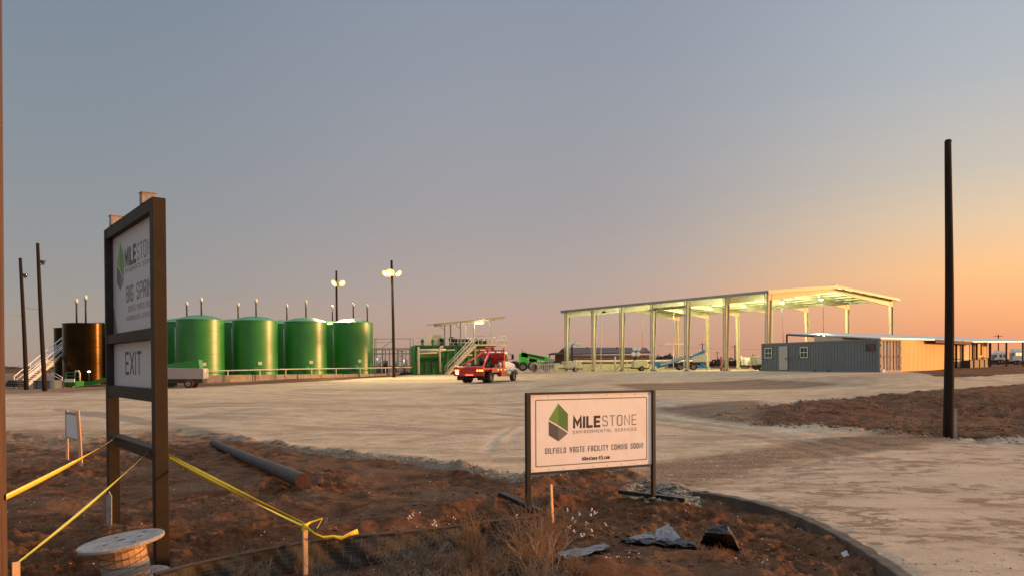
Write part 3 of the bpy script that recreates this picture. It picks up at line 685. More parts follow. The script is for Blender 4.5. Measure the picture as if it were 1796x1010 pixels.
# cable reel
rc = W(213,949,8.15)
g0 = GH(rc.x, rc.y)
rr = empty('cable_reel', (rc.x, rc.y, g0), 'wooden cable reel standing on end beside the tall sign', 'cable reel')
tilt = Matrix.Rotation(R(-7), 3, 'Y') @ Matrix.Rotation(R(2.5), 3, 'X'); zc = rc.z-g0
RT = .437
T = Matrix.Rotation(0,3,'X')
def disc_prof(r, t): return [(.045, t/2),(r-.008,t/2),(r,t/2-.008),(r,-t/2+.008),(r-.008,-t/2),(.045,-t/2),(.045,t/2)]
m = MB(); m.lathe(disc_prof(RT,.042), rc, 56, False, tilt); m.build('top_flange', M_['pale_wood'], rr)
tf = rr.children[0]
for an, rad in ((.4,.19),(2.3,.20),(4.2,.19),(5.6,.30),(1.2,.31)):
    m = MB(); m.lathe([(0,.0225),(.022,.0225),(.028,.0215)], rc+tilt@Vector((rad*math.cos(an),rad*math.sin(an),0)), 10, False, tilt); m.build('bolt_hole', M_['dark'], tf)
m = MB(); m.lathe([(0,-.005),(.045,-.005)], rc, 12, False, tilt); m.build('axle_hole', M_['dark'], tf)
drum_r = .235
m = MB(); nst = 22
for k in range(nst):
    a0 = 2*math.pi*k/nst; a1 = 2*math.pi*(k+.93)/nst; vs = []
    for aa in (a0, a1):
        for rad in (drum_r, drum_r-.02):
            for zz in (-.022, -zc-.0+.06): vs.append(rc+tilt@Vector((rad*math.cos(aa), rad*math.sin(aa), zz)))
    m.add(vs, [(0,1,5,4),(2,6,7,3),(0,4,6,2),(1,3,7,5),(0,2,3,1),(4,5,7,6)])
m.build('drum', M_['lath'], rr)
m = MB(); m.lathe([(drum_r-.03,-.03),(drum_r-.03,-zc+.06)], rc, 30, True, tilt); m.build('drum_core', M_['dark'], rr)
m = MB(); m.lathe([(drum_r+.006,-.235),(drum_r+.009,-.24),(drum_r+.009,-.325),(drum_r+.006,-.33),(drum_r-.001,-.33),(drum_r-.001,-.235),(drum_r+.006,-.235)], rc, 40, True, tilt); m.build('grey_wrap', M_['ink_pale'], rr)
m = MB(); m.lathe(disc_prof(RT,.042), rc+tilt@Vector((0,0,-zc+.03)), 56, False, tilt); m.build('bottom_flange', M_['pale_wood'], rr)
rg = random.Random(5)
m = MB(); pts = []
for k in range(150):
    th = k*.35; z = -.06-k/150*(zc-.12)+.018*math.sin(k*.9); z += .03*math.sin(th+1)*(1-k/150)
    pts.append(rc+tilt@Vector(((drum_r+.012)*math.cos(th),(drum_r+.012)*math.sin(th),z)))
m.path(pts, .0028, 5); m.build('binding_wire', M_['fence_wire'], rr)
m = MB(); pts = [rc+tilt@Vector(((RT-.03+.03*math.sin(k*.4))*math.cos(3.1+k*.11),(RT-.03)*math.sin(3.1+k*.11),-.045-.02*math.sin(k*.2))) for k in range(22)]
m.path(pts, .003, 5); m.build('binding_wire', M_['fence_wire'], rr)

# caution tapes
def tape(p, q, w, sag, label, mt='tape', twist=0, n=40, wavy=.0, side=Vector((0,0,1)), grp=None, th=.0006):
    p = Vector(p); q = Vector(q); m = MB(); d = (q-p).normalized(); s = d.cross(Vector((0,0,1))).normalized(); upv = s.cross(d)
    rows = []
    for i in range(n+1):
        t = i/n; c = p.lerp(q, t) + Vector((0,0,-sag*4*t*(1-t))) + s*wavy*math.sin(t*17)
        an = twist*t*math.pi + .35*math.sin(t*7+p.x); v = upv*math.cos(an)+s*math.sin(an)
        nn = v.cross(d).normalized()
        rows.append((c+v*w/2+nn*th, c-v*w/2+nn*th, c-v*w/2-nn*th, c+v*w/2-nn*th))
    vs = [x for r in rows for x in r]
    fs = [(4*i+k, 4*i+(k+1)%4, 4*i+4+(k+1)%4, 4*i+4+k) for i in range(n) for k in range(4)]
    m.add(vs, fs, True); o = m.build('caution_tape', M_[mt], None, (p+q)/2)
    tag(o, label, 'tape', 'caution tapes'); return o
pL = Vector((x0+.14, 4.55, 0))
tape(W(11,871,4.62), W(205,766,11.02), .036, .02, 'bright yellow tape from the left edge post to the far post of the tall sign', twist=.25)
tape(tapeL-V*.02, W(266,786,9.2), .032, .03, 'faded lime tape rising from corner stake to near post of the tall sign', 'tape_pale', twist=.15)
tape(W(297,802,8.95), tapeR-V*.03, .042, .02, 'lower bright yellow tape from the tall sign to the pine stake by silt fence', twist=.5)
tape(W(268,783,9.3), tapeR+V*.0+Vector((-.01,.02,0)), .036, .01, 'upper dull yellow tape running beside the brighter one down to the fence stake', twist=.1)
# the loose tail
m = MB(); P = [W(534,922,8.42),W(552,935,8.40),W(568,942,8.45),W(585,940,8.5),W(600,943,8.5),W(612,936,8.55),W(628,931,8.6)]; ws = [.05,.02,.045,.03,.05,.045,.07]
vs = []
for i, (p, w) in enumerate(zip(P, ws)):
    v = Vector((.3*math.sin(i*2), .5*math.cos(i*1.7), 1)).normalized()*w/2; vs += [p+v, p-v]
fs = [(2*i,2*i+1,2*i+3,2*i+2) for i in range(len(P)-1)]
m.add(vs, fs, True)
m.add([x+Vector((.0,0,.0)) for x in [P[0]+V*.02, P[0]-V*.02, W(545,915,8.5)+V*.012, W(545,915,8.5)-V*.012, W(566,908,8.55)+V*.006, W(566,908,8.55)-V*.006, W(556,925,8.5), W(556,927,8.5)]], [(0,1,3,2),(2,3,5,4),(4,5,7,6)])
o = m.build('loose_tape_end', M_['tape'], None, P[2]); md = o.modifiers.new('th','SOLIDIFY'); md.thickness = .0012
tag(o, 'crumpled yellow tape end trailing on the soil past the fence stake', 'tape', 'caution tapes')
m = MB(); 
for zz in (-.01,-.04,-.06): m.lathe([(.038,zz-.012),(.040,zz),(.038,zz+.012)], Vector((tapeR.x,tapeR.y,tapeR.z)), 10)
o = m.build('tape_knot', M_['tape'], None, tapeR); tag(o, 'yellow tape knotted round the top of the fence stake', 'tape knot')

# silt fence
FP = [W(270,1007,7.3),W(335,990,7.6),W(400,976,7.96),W(470,962,8.3),W(530,951,8.62),W(610,941,8.85),W(700,934,9.1),W(780,924,9.45),W(850,915,9.75),W(905,909,9.95),W(948,907,10.05),W(946,930,9.4),W(938,960,8.7)]
base_l = [GH(p.x,p.y) for p in FP]
rf = empty('silt_fence', (FP[5].x, FP[5].y, base_l[5]), 'sagging black silt fence fabric with wire backing along the foreground', 'fence')
def spl(L, n):
    out = []
    for i in range(len(L)-1):
        p0, p1, p2, p3 = L[max(i-1,0)], L[i], L[i+1], L[min(i+2,len(L)-1)]
        for k in range(n):
            t = k/n; out.append(.5*((2*p1)+(p2-p0)*t+(2*p0-5*p1+4*p2-p3)*t*t+(3*p1-p0-3*p2+p3)*t**3))
    return out+[L[-1]]
top = spl(FP, 12); m = MB(); nz_ = 9; vs = []; rng = random.Random(3)
for i, p in enumerate(top):
    g = GH(p.x, p.y)-.05; H = max(.12, p.z-g)
    for k in range(nz_):
        t = k/(nz_-1); bulge = .05*math.sin(t*3.1)*math.sin(i*.31)+.02*math.sin(i*1.1+k*1.3)
        vs.append((p.x+bulge*.4+.012*math.sin(i*2.1+k), p.y-bulge-(1-t)*.10, g+H*t+(.008*math.sin(i*.7) if k == nz_-1 else 0)))
fs = [(i*nz_+k, (i+1)*nz_+k, (i+1)*nz_+k+1, i*nz_+k+1) for i in range(len(top)-1) for k in range(nz_-1)]
m.add(vs, fs, True); fb = m.build('fabric', M_['fabric_black'], rf); md = fb.modifiers.new('th','SOLIDIFY'); md.thickness = .003
m = MB()
for k in range(1, nz_, 1): m.path([Vector(vs[i*nz_+k])+Vector((.003,-.014,0)) for i in range(0,len(top),2)], .0022, 4)
for i in range(1, len(top), 2): m.path([Vector(vs[i*nz_+k])+Vector((.003,-.012,0)) for k in range(nz_)], .0018, 4)
m.build('wire_mesh', M_['fence_wire'], rf)
m = MB(); m.path([p+Vector((0,-.006,.004)) for p in top], .018, 6); m.build('top_hem', M_['fabric_black'], rf)
for k in (30, 66, 96, 118, 132):
    if k < len(top):
        p = top[k]; m = MB(); m.bar((p.x,p.y+.03,GH(p.x,p.y)-.1),(p.x,p.y+.03,p.z+.02),.03,.03); m.build('fence_post', M_['dark'], rf)
# ================================================================== poles
def gpt(px, Y, py=650): 
    p = W(px, py, Y); return Vector((p.x, Y, GH(p.x, Y)))
def pole_mesh(b, t, r0, r1, nm='pole', n=14, seg=10, wob=.02):
    m = MB(); rg = random.Random(int(b.x*10)); P = []
    for i in range(seg+1):
        f = i/seg; P.append(b.lerp(t, f)+Vector((wob*math.sin(f*4+b.x), wob*math.cos(f*3), 0)))
    P[0].z -= .3; m.path(P, [r0+(r1-r0)*i/seg for i in range(seg+1)], n); return m
def top_at(b, px, py): 
    t = W(px, py, b.y); return t
# the big pole on the right
b = gpt(1664, 21.5, 764); b.z = GH(b.x, b.y); t = W(1663, 249, 21.5)
rp = empty('utility_pole', b, 'bare dark wooden utility pole standing alone in the brown field at right', 'utility pole')
pole_mesh(b, t, .145, .088, seg=14, n=20, wob=.035).build('pole', M_['wood_pole'], rp)
c = W(1657, 276, 21.5); m = MB(); m.path([W(1660,272,21.5), c, W(1657,283,21.5), W(1660,284,21.5)], .008, 5); m.build('cable_hook', M_['galv'], rp)
m = MB(); m.lathe([(.09,-.02),(.092,.03),(.06,.06),(0,.07)], t, 16); m.build('pole_cap', M_['wood_pole'], rp)
rng = random.Random(12)
for k in range(14): pass

def flood(root, p, aim, lit, size=.32, w=0):
    """a floodlight head at p, its lens facing aim"""
    h = MB(); a = Vector(aim).normalized(); Q = a.to_track_quat('Z', 'Y').to_matrix()
    h.lathe([(0,-size*.9),(size*.28,-size*.85),(size*.42,-size*.3),(size*.66,0),(size*.66,.03),(size*.6,.03),(size*.6,.0)], p, 16, True, Q)
    ho = h.build('flood_head', M_['dark' if not lit else 'galv'], root)
    ls = .7 if lit else 1
    l = MB(); l.lathe([(0,.06),(size*.4*ls,.05),(size*.58*ls,.045 if lit else .01)], p, 16, True, Q); l.build('lens', E_FLOOD if lit else M_['glass'], ho)
    if lit: l = MB(); l.lathe([(size*.40,.042),(size*1.0,.012),(size*1.0,-.01),(size*.6,-.02)], p, 20, True, Q); l.build('halo_ring', E_HALO, ho)  # glowing ring added to imitate the yellow halo round the lit lens
    if w:
        d = bpy.data.lights.new('flood_lamp', 'SPOT'); d.energy = w; d.color = (1, .82, .45); d.spot_size = R(150); d.spot_blend = .6; d.shadow_soft_size = .25
        o = bpy.data.objects.new('flood_lamp', d); COL.objects.link(o); o.location = p+a*.12; o.rotation_euler = a.to_track_quat('-Z', 'Y').to_euler()
def light_pole(pxb, Y, pxt, pyt, label, heads, lit, r=(.17,.12), wpow=0):
    b = gpt(pxb, Y); t = W(pxt, pyt, Y); rt = empty('light_pole', b, label, 'light pole', 'wooden yard light poles')
    pole_mesh(b, t, r[0], r[1]).build('pole', M_['wood_pole'], rt)
    for hx, hy, aim, s in heads:
        p = W(hx, hy, Y-.35); f = max(0, min(1, (p.z-b.z)/(t.z-b.z))); c = b.lerp(t, f); 
        m = MB(); m.path([c+Vector((0,0,-.15)), (c+p)/2+Vector((0,0,-.12)), p+Vector((0,0,-.02))-Vector(aim).normalized()*s*.6], .035, 6); m.build('bracket_arm', M_['galv'], rt)
        flood(rt, p, aim, lit, s, wpow if lit else 0)
    return rt
light_pole(691, 80, 687, 457, 'taller lit yard light pole right of the green tanks', [(676,480,(-.3,-.6,-.6),.40),(684,479,(.1,-.7,-.6),.5),(699,480,(.6,-.4,-.6),.38)], True, wpow=5000)
light_pole(592, 97, 590, 475, 'lit yard light pole rising behind the fourth green tank', [(586,497,(-.5,-.6,-.5),.48),(600,497,(.5,-.6,-.5),.42)], True, wpow=5000)
light_pole(78, 55, 66, 427, 'taller leaning unlit light pole at far left with dark flood lamp', [(77,461,(.6,.2,-.3),.3)], False, r=(.17,.11))
light_pole(46, 58, 36, 453, 'leaning unlit light pole nearest the left picture edge', [(46,484,(.6,.2,-.3),.3)], False, r=(.17,.11))
def wire(p, q, sag, label, r=.012, mt='dark'):
    p = Vector(p); q = Vector(q); m = MB(); m.path([p.lerp(q, i/10)+Vector((0,0,-sag*4*(i/10)*(1-i/10))) for i in range(11)], r, 5)
    tag(m.build('cable', M_[mt], None, (p+q)/2), label, 'cable')
wire(W(40,539,58), W(70,541,55), .05, 'thin cable strung between the two unlit left poles', .018, 'ink_pale')
wire(W(-40,552,56), W(41,552,58), .05, 'thin cable running from the left pole past the timber post', .018, 'ink_pale')
m = MB(); m.bar(W(690,545,80), W(711,545,80.5), .05, .05); tag(m.build('cross_wire', M_['galv'], None, W(690,545,80)), 'short thin bracket rod sticking out of the taller lit pole', 'bracket')

# ================================================================== storage tanks
def make_tank(name, c, r, H, mt, label, group, pipe=None, dome=.55, plate=True, ribs=True):
    rt = empty(name, c, label, 'storage tank', group)
    m = MB(); prof = [(r+.03,-.3),(r+.03,.06),(r,.07)]
    ns = 5
    m.lathe([(r+.03,-.3),(r+.03,.06)], c, 96, True); m.lathe([(r,.0),(r,H-.05)], c, 96, True); m.lathe([(r+.05,H-.07),(r+.05,H)], c, 96, True); m.lathe([(r+.05,H),(r-.02,H)], c, 96, False); m.lathe([(r+.05,H-.07),(r-.02,H-.07)], c, 96, False)
    m.build('shell', M_[mt], rt)
    for k in range(1, ns):
        m = MB(); z = H*k/ns; m.lathe([(r-.003,z-.02),(r+.007,z-.008),(r+.007,z+.008),(r-.003,z+.02)], c, 96, True); m.build('weld_seam', M_[mt], rt.children[0])
    m = MB(); m.lathe([(r+.04,H+.001),(r*.8,H+dome*.42),(r*.5,H+dome*.78),(r*.2,H+dome*.96),(0,H+dome)], c, 72, True); m.build('roof_dome', M_[mt], rt)
    if ribs:
        dm = rt.children[-1]
    if pipe:
        for px, py, Y in pipe:
            t = W(px, py, Y); b = Vector((t.x, t.y, c.z+H+.05))
            m = MB(); m.tube(b, t, .085, n=10); pp = m.build('vent_pipe', M_['dark'], rt)
            m = MB(); m.lathe([(.09,-.35),(.15,-.33),(.15,.0),(.05,.08),(0,.08)], t, 12); m.build('vent_cap', M_['white'], pp)
    if plate:
        nn = Vector((math.sin(R(238)), math.cos(R(238)), 0)); m = MB(); m.tube(c+nn*(r+.10)+V*.3, c+nn*(r+.10)+V*(H-.8), .05, n=8); m.build('level_gauge', M_['galv'], rt)
        an = math.atan2(-1, .12+math.sin(c.x)*.0) ; nn = Vector((math.sin(R(150)), math.cos(R(150)), 0)); s = Vector((nn.y, -nn.x, 0))
        m = MB(); m.box(c+nn*(r+.02)+Vector((0,0,1.35)), (.42,.03,.34), math.atan2(s.y, s.x)); m.build('data_plate', M_['cream'], rt)
        nn = Vector((math.sin(R(162)), math.cos(R(162)), 0))
        m = MB(); m.lathe([(.0,.20),(.34,.18),(.38,.14),(.38,.0)], c+nn*(r-.02)+Vector((0,0,.52)), 20, True, nn.to_track_quat('Z','Y').to_matrix()); m.build('manway', M_[mt], rt)
    return rt
Ht = 6.35
pad = lambda x, y: .8
front = [(352,78,78),(448,81.6,75),(536,86.0,72),(619.5,91.0,68.5)]
ords = ['first', 'second', 'third', 'fourth']
tops = [(353,556),(449,557),(537,558),(619,560)]
tnx = []
for i, (px, Y, w) in enumerate(front):
    r = w/2*Y/FPX; topz = W(px, (553,555,557,559)[i]+5, Y-r*.9).z; H = 6.0
    x = W(px, 600, Y).x; c = Vector((x, Y, topz-H-.05))
    vp = [(353,523,Y),(449,525,Y),(536.5,527,Y),(619.5,532,Y)][i]
    vps = [vp]
    if i == 3: vps.append((644,534,Y-.6))
    tnx.append((c, r, H)); make_tank('green_tank', c, r, H, 'green', ('first','second','third','fourth')[i]+' from the left of the four green domed tanks in the front row', 'green storage tanks front row', vps)
for i in range(4):
    c, r, H = tnx[i]; off = Vector((-.64,.77,0))*7.0
    Yb = c.y+off.y; pxs = (327.5,417.5,503,583)[i]; x = W(pxs, 600, Yb).x
    cc = Vector((x-.4, Yb, c.z+.1)); t = W(pxs, (530,532,534,536)[i], Yb)
    make_tank('green_tank', cc, r*.98, H-.05, 'green', ('leftmost','second','third','rightmost')[i]+' of the back row green tanks glimpsed between the front ones', 'green storage tanks back row', [(pxs,(530,532,534,536)[i],Yb)], plate=False)
cc = Vector((W(275,600,86).x, 86, tnx[0][0].z+.1)); make_tank('green_tank', cc, 2.3, 6.0, 'green', 'green tank mostly hidden behind the right post of the tall sign', 'green storage tanks back row', None, plate=False)
# black tanks at left
Yk = 72; cx = W(150,600,Yk).x
make_tank('black_tank', Vector((cx,Yk,.9)), 70/2*Yk/FPX, 5.95-.25, 'black_tank', 'large black tank with golden sheen, nearest the tall sign', 'black storage tanks', [(150,519,Yk),(134,525,Yk+1)], dome=.12, plate=False)
make_tank('black_tank', Vector((W(122,600,79).x,79,.95)), 43/2*79/FPX*1.1, 5.6, 'black_tank', 'black tank at the far left partly behind the larger one', 'black storage tanks', None, dome=.12, plate=False)
make_tank('black_tank', Vector((W(185,600,77).x,77,.95)), 1.9, 5.95, 'black_tank', 'black tank behind, showing right of the larger black tank', 'black storage tanks', None, dome=.12, plate=False)
# walkway pipes along the tank tops
rw = empty('tank_walkway', tnx[1][0]+Vector((-2,4,0)), 'pale steel walkway with handrail running between the tops of the tank rows', 'walkway')
a = W(286,562,82.0); b = W(600,568,97); d = (b-a)
m = MB(); m.bar(a-V*.5, b-V*.5, 1.0, .14); m.build('deck', M_['galv'], rw)
for dz, rr_ in ((.05,.05),(-.18,.03)):
    m = MB(); m.tube(a+V*dz, b+V*dz, rr_, n=6); m.build('handrail', M_['white'], rw)
for k in range(16):
    p = a+d*(k/15); m = MB(); m.tube(p-V*.5, p+V*.05, .03, n=5); m.build('rail_post', M_['white'], rw)
# spiral ladder cage seen as a bright speckled strip beside the black tank
p = gpt(188, 74); rl = empty('lattice_ladder', p, 'bright lattice ladder standing between the black tank and the tall sign', 'ladder')
t = W(188,557,74)
for s_ in (-.18,.18):
    m = MB(); m.bar((p.x+s_,p.y,p.z),(p.x+s_,p.y,t.z),.05,.06); m.build('side_rail', M_['white'], rl)
k = 0; z = p.z+.2
while z < t.z:
    m = MB(); m.bar((p.x-.18,p.y-.04,z),(p.x+.18,p.y-.04,z+(.18 if k%2 else -.18)),.07,.05); m.build('rung', M_['white'], rl); z += .36; k += 1

# low block wall and its pipe rail
wall_px = [(296,677,74.0,659),(400,671,76.5,657),(520,667,81,656),(600,664.5,85.5,655.5),(655,662.5,89,655),(700,660.5,91.5,652)]
wp = []
for px, pyb, Y, pyt in wall_px:
    x = W(px, 650, Y).x; wp.append((Vector((x, Y, GH(x,Y))), W(px, pyt, Y).z))
rwl = empty('block_wall', wp[2][0], 'low precast concrete block wall in front of the green tanks', 'wall')
for i in range(len(wp)-1):
    (a, za), (b, zb_) = wp[i], wp[i+1]; n = max(1, round((b-a).length/2.4)); 
    for k in range(n):
        p = a.lerp(b, k/n+.004); q = a.lerp(b, (k+1)/n-.004); zt_ = za+(zb_-za)*(k+.5)/n + .015*math.sin(k*7+i)
        m = MB(); lo = min(p.z, q.z)-.3; m.bar((p.x,p.y,(lo+zt_)/2),(q.x,q.y,(lo+zt_)/2), .5, zt_-lo); m.build('wall_block', M_['concrete'], rwl, bevel=.02)
rpr = empty('pipe_rail', wp[1][0]+Vector((0,-.6,0)), 'long pale pipe handrail running above the low concrete block wall', 'handrail')
rp_px = [(300,650.5,73.6),(372,650,75.2),(470,647.5,78.5),(560,646,83),(640,645,87.5),(722,643.5,91)]
PR = [W(*p) for p in rp_px]; m = MB(); m.path(PR, .055, 8); m.build('rail', M_['cream'], rpr)
for px, Y in ((345,74.5),(399,76.1),(450,78),(498,80),(545,82.3),(588,84.6),(632,87),(674,89)):
    for i in range(len(PR)-1):
        if PR[i].y <= Y <= PR[i+1].y: p = PR[i].lerp(PR[i+1], (Y-PR[i].y)/(PR[i+1].y-PR[i].y))
    m = MB(); m.tube((p.x,p.y,GH(p.x,p.y)-.1), p, .05, n=8); m.build('rail_post', M_['cream'], rpr)

# towable diesel lamp / generator trailer at left (partly behind the tall sign)
def wheel(parent, c, r, w, ax, name='wheel', rimr=.55, n=24):
    c = Vector(c); ax = Vector(ax).normalized(); Q = ax.to_track_quat('Z','Y').to_matrix()
    m = MB(); m.lathe([(r*rimr,-w/2),(r*.9,-w/2),(r,-w*.32),(r,w*.32),(r*.9,w/2),(r*rimr,w/2),(r*rimr,-w/2)], c, n, True, Q); o = m.build('tyre' if parent.parent else name, M_['tyre'], parent)
    m = MB(); m.lathe([(0,w*.3),(r*.16,w*.32),(r*.18,w*.12),(r*.42,w*.10),(r*.5,w*.42),(r*rimr+.005,w*.4),(r*rimr+.005,-w*.4),(0,-w*.2)], c, n, True, Q); m.build('rim', M_['rim'], o)
    return o
g = gpt(328, 60.5); rt = empty('generator_trailer', g, 'grey hooded towable generator trailer beside the tall sign post', 'generator')
X3 = Vector((1,.12,0)).normalized(); Y3 = Vector((-.12,1,0)).normalized(); rz3 = math.atan2(X3.y, X3.x)
def L3(x,y,z): return g+X3*x+Y3*y+V*z
m = MB(); bod = [(-2.7,.0),(1.45,.0),(1.5,.12),(1.5,.78),(1.42,.86),(-2.6,.93),(-2.7,.85)]
m.prism(bod, -.75, .75, lambda u,v,w: L3(u,w,.72+v)); m.build('hood', M_['ink_pale'], rt, bevel=.03)
m = MB(); m.prism([(-2.6,.0),(-2.5,.18),(.3,.62),(1.05,.70),(1.15,.0)], -.5, .5, lambda u,v,w: L3(u,w,1.60+v*.95)); m.build('green_boom_cover', M_['green'], rt)
m = MB(); m.box(L3(-.6,0,.55), (4.0,1.3,.34), rz3); m.build('chassis', M_['dark'], rt)
for s_ in (-.72,.72): wheel(rt, L3(.35,s_,.36), .37, .24, Y3*(-1 if s_<0 else 1))
m = MB(); m.box(L3(-1.6,0,.25), (1.4,.8,.35), rz3); m.build('battery_box', M_['dark'], rt)
m = MB(); m.box(L3(1.46,-.3,1.38), (.12,.4,.14), rz3); m.build('lamp_bracket', M_['white'], rt)

# far-left cluster: stair, boxes, green lift, reel
a = W(34,668,63); a.z = GH(a.x,63); b = W(116,592,74)
rs = empty('steel_stair', a, 'white steel stair with handrails climbing to the black tanks', 'stair')
for s_ in (-.45,.45):
    oo = Vector((s_*.3,s_,0))
    m = MB(); m.bar(a+oo, b+oo-V*1.0, .08, .26); m.build('stringer', M_['white'], rs)
    m = MB(); m.path([a+oo, a+oo+V*1.0, b+oo, ], .045, 6); m.build('handrail', M_['white'], rs)
    m = MB(); m.tube(a+oo+V*.55, b+oo-V*.45, .035, n=6); m.build('mid_rail', M_['white'], rs)
    for f in (.3,.6,.85):
        p = a.lerp(b-V*1.0, f)+oo; m = MB(); m.tube(p, p+V*1.0, .04, n=6); m.build('rail_post', M_['white'], rs)
for k in range(22):
    p = a.lerp(b-V*1.0, (k+.5)/22); m = MB(); m.box(p+V*.02, (.9,.25,.05), .9); m.build('tread', M_['galv'], rs)
def crate(px0, px1, pyt, Y, mt, name, label, cat, dpt=1.6, lid=True):
    p = W(px0, pyt, Y); q = W(px1, pyt, Y); c = (p+q)/2; g = GH(c.x, Y)-.05; h = p.z-g
    rt = empty(name, (c.x, Y+dpt/2, g), label, cat)
    m = MB(); m.box((c.x, Y+dpt/2, g+h*.48), (q.x-p.x, dpt, h*.96)); m.build('body', M_[mt], rt, bevel=.03)
    m = MB(); m.box((c.x, Y+dpt/2, g+h*.98), (q.x-p.x+.08, dpt+.08, .06)); m.build('lid', M_[mt], rt)
    for s_ in (-.3,.3):
        m = MB(); m.box((c.x+s_*(q.x-p.x), Y-.015, g+h*.5), (.05,.04,h*.8)); m.build('latch', M_['dark'], rt)
    return rt
crate(58, 88, 667, 60, 'grey_paint', 'tool_box', 'blue grey steel job box at the foot of the white stair', 'tool box')
crate(92, 112, 668, 62, 'concrete', 'concrete_block', 'pale concrete block with short handrail beside the job box', 'block')
g = gpt(98, 64); rh = empty('step_rail', g, 'short white tubular handrail over the pale block at far left', 'handrail')
p = W(93,652,63.5); q = W(109,661,63.5); m = MB(); m.path([(p.x,p.y,g.z),p,q,(q.x,q.y,g.z)], .035, 6); m.build('rail', M_['white'], rh)
p = W(93,657,63.5); q = W(109,666,63.5); m = MB(); m.tube(p,q,.03,n=6); m.build('mid_rail', M_['white'], rh)
# small green scissor lift with a long green trough behind
g = gpt(122, 62); rt = empty('green_lift', g, 'small green machine with basket and white panel left of the tall sign', 'lift')
def BX(px0, px1, py0, py1, Y, d): 
    p = W(px0, py0, Y); q = W(px1, py1, Y); return ((p.x+q.x)/2, Y+d/2, (p.z+q.z)/2), (abs(q.x-p.x), d, abs(p.z-q.z))
for nm, mt, args in (('basket_side','lime',(114,115.5,652,677,62,.06)),('basket_side','lime',(130,131.5,652,677,62,.06)),('basket_rail','lime',(114,131.5,652,653.2,62,.06)),('basket_rail','lime',(114,131.5,658,659,62,.05)),
                     ('base','lime',(112,133,668,677,62.1,1.2)),('white_panel','white',(113,130,664,669.5,61.9,.1))):
    c, s = BX(*args); m = MB(); m.box(c, s); m.build(nm, M_[mt if mt != 'lime' else 'green'], rt)
p = [W(131,653,62.3),W(133,650.5,62.3),W(138,650,62.3),W(140,654,62.3),W(140,668,62.3)]; m = MB(); m.path(p,.07,8); m.build('hose_arch', M_['cream'], rt)
g = gpt(165, 64); rt = empty('green_trough', g, 'long low bright green boom arm lying behind the tall sign', 'boom')
m = MB(); m.prism([(138,668),(160,668),(190,660),(190,668),(165,674),(138,676)], 64, 64.8, lambda u,v,w: W(u,v,w)); m.build('arm', M_['green'], rt)
m = MB(); m.prism([(140,676),(165,674.5),(192,671),(192,677),(140,680)], 64.2, 65.2, lambda u,v,w: W(u,v,w)); m.build('base_slab', M_['concrete'], rt)
g = gpt(28, 62); rt = empty('hose_reel', g, 'dark coiled hose reel lying at the foot of the stair', 'hose reel')
for zz, rr_ in ((.25,.75),(.42,.7),(.6,.6)):
    m = MB(); m.lathe([(rr_-.14,zz-.1),(rr_,zz-.08),(rr_+.05,zz),(rr_,zz+.08),(rr_-.14,zz+.1)], g, 24); m.build('coil', M_['dark'], rt)
for px, py, lab in ((87,642,'small distant lit lamp left of the black tanks'),(101,642,'small distant lit lamp nearest the black tank edge'),(156,651,'small lit lamp low in front of the black tank')):
    Y = 160 if py < 645 else 66; p = W(px,py,Y); g = GH(p.x,Y)
    rt = empty('small_lamp', (p.x,Y,g), lab, 'lamp', 'small far lamps')
    m = MB(); m.tube((p.x,Y,g-.1), (p.x,Y,p.z-.1), .05 if Y > 100 else .03, n=6); m.build('stem', M_['dark'], rt)
    m = MB(); s = .28 if Y > 100 else .12; m.lathe([(0,-s*.6),(s,-s*.3),(s,.3*s),(0,s*.6)], p, 10); m.build('lens', E_FAR, rt)

# ================================================================== pipe frame skid and process tank
def frame_skid():
    g = gpt(690, 95); rt = empty('pipe_rack', g, 'galvanised steel pipe rack with ladders between last green tank and process tank', 'pipe rack')
    Y0, Y1 = 94.0, 97.5
    def b(nm, px0, py0, px1, py1, w, mt='galv', Y=Y0): 
        m = MB(); m.bar(W(px0,py0,Y), W(px1,py1,Y+(.0)), w, w); m.build(nm, M_[mt], rt)
    for px in (657,671,683,697,712,721): b('rack_post', px, 657, px, 611, .13)
    for px in (660,676,690,705,718): b('rack_post', px, 656, px, 612, .12, Y=Y1)
    b('deck_beam', 655,611.5, 724,611, .24, 'cream'); b('deck_beam', 655,620, 724,619.5, .14); b('deck_beam', 655,645, 722,643, .12, 'cream')
    b('deck_beam', 656,612, 722,612, .2, 'galv', Y1)
    b('guard_rail', 656,594, 724,593.5, .10, 'cream'); b('guard_rail', 656,600, 688,600, .06, 'cream')
    for px in (657,659.5,689,719.5,725): b('rail_post', px, 611, px, 593.5, .09, 'cream')
    b('brace', 670,610, 688,596, .09, 'cream'); b('brace', 657,640, 672,622, .08, 'cream'); b('brace', 660,645, 675,630, .08, 'cream'); b('brace', 680,654, 689,645, .08, 'cream')
    for k in range(9): b('ladder_rung', 699.5, 615+k*4.4, 706.5, 615+k*4.4, .09, 'cream' if k%2 else 'rust')
    for px in (699,707): b('ladder_side', px, 655, px, 612, .07, 'galv')
    for px, h in ((664,628),(676,632),(693,626),(711,630)):
        p = W(px,655,95.6); m = MB(); m.tube((p.x,p.y,g.z), (p.x,p.y,W(px,h,95.6).z), .32, n=14); m.build('filter_vessel', M_['galv' if px != 676 else 'dark'], rt)
    b('skid_base', 655,656, 726,654, .3, 'dark')
frame_skid()
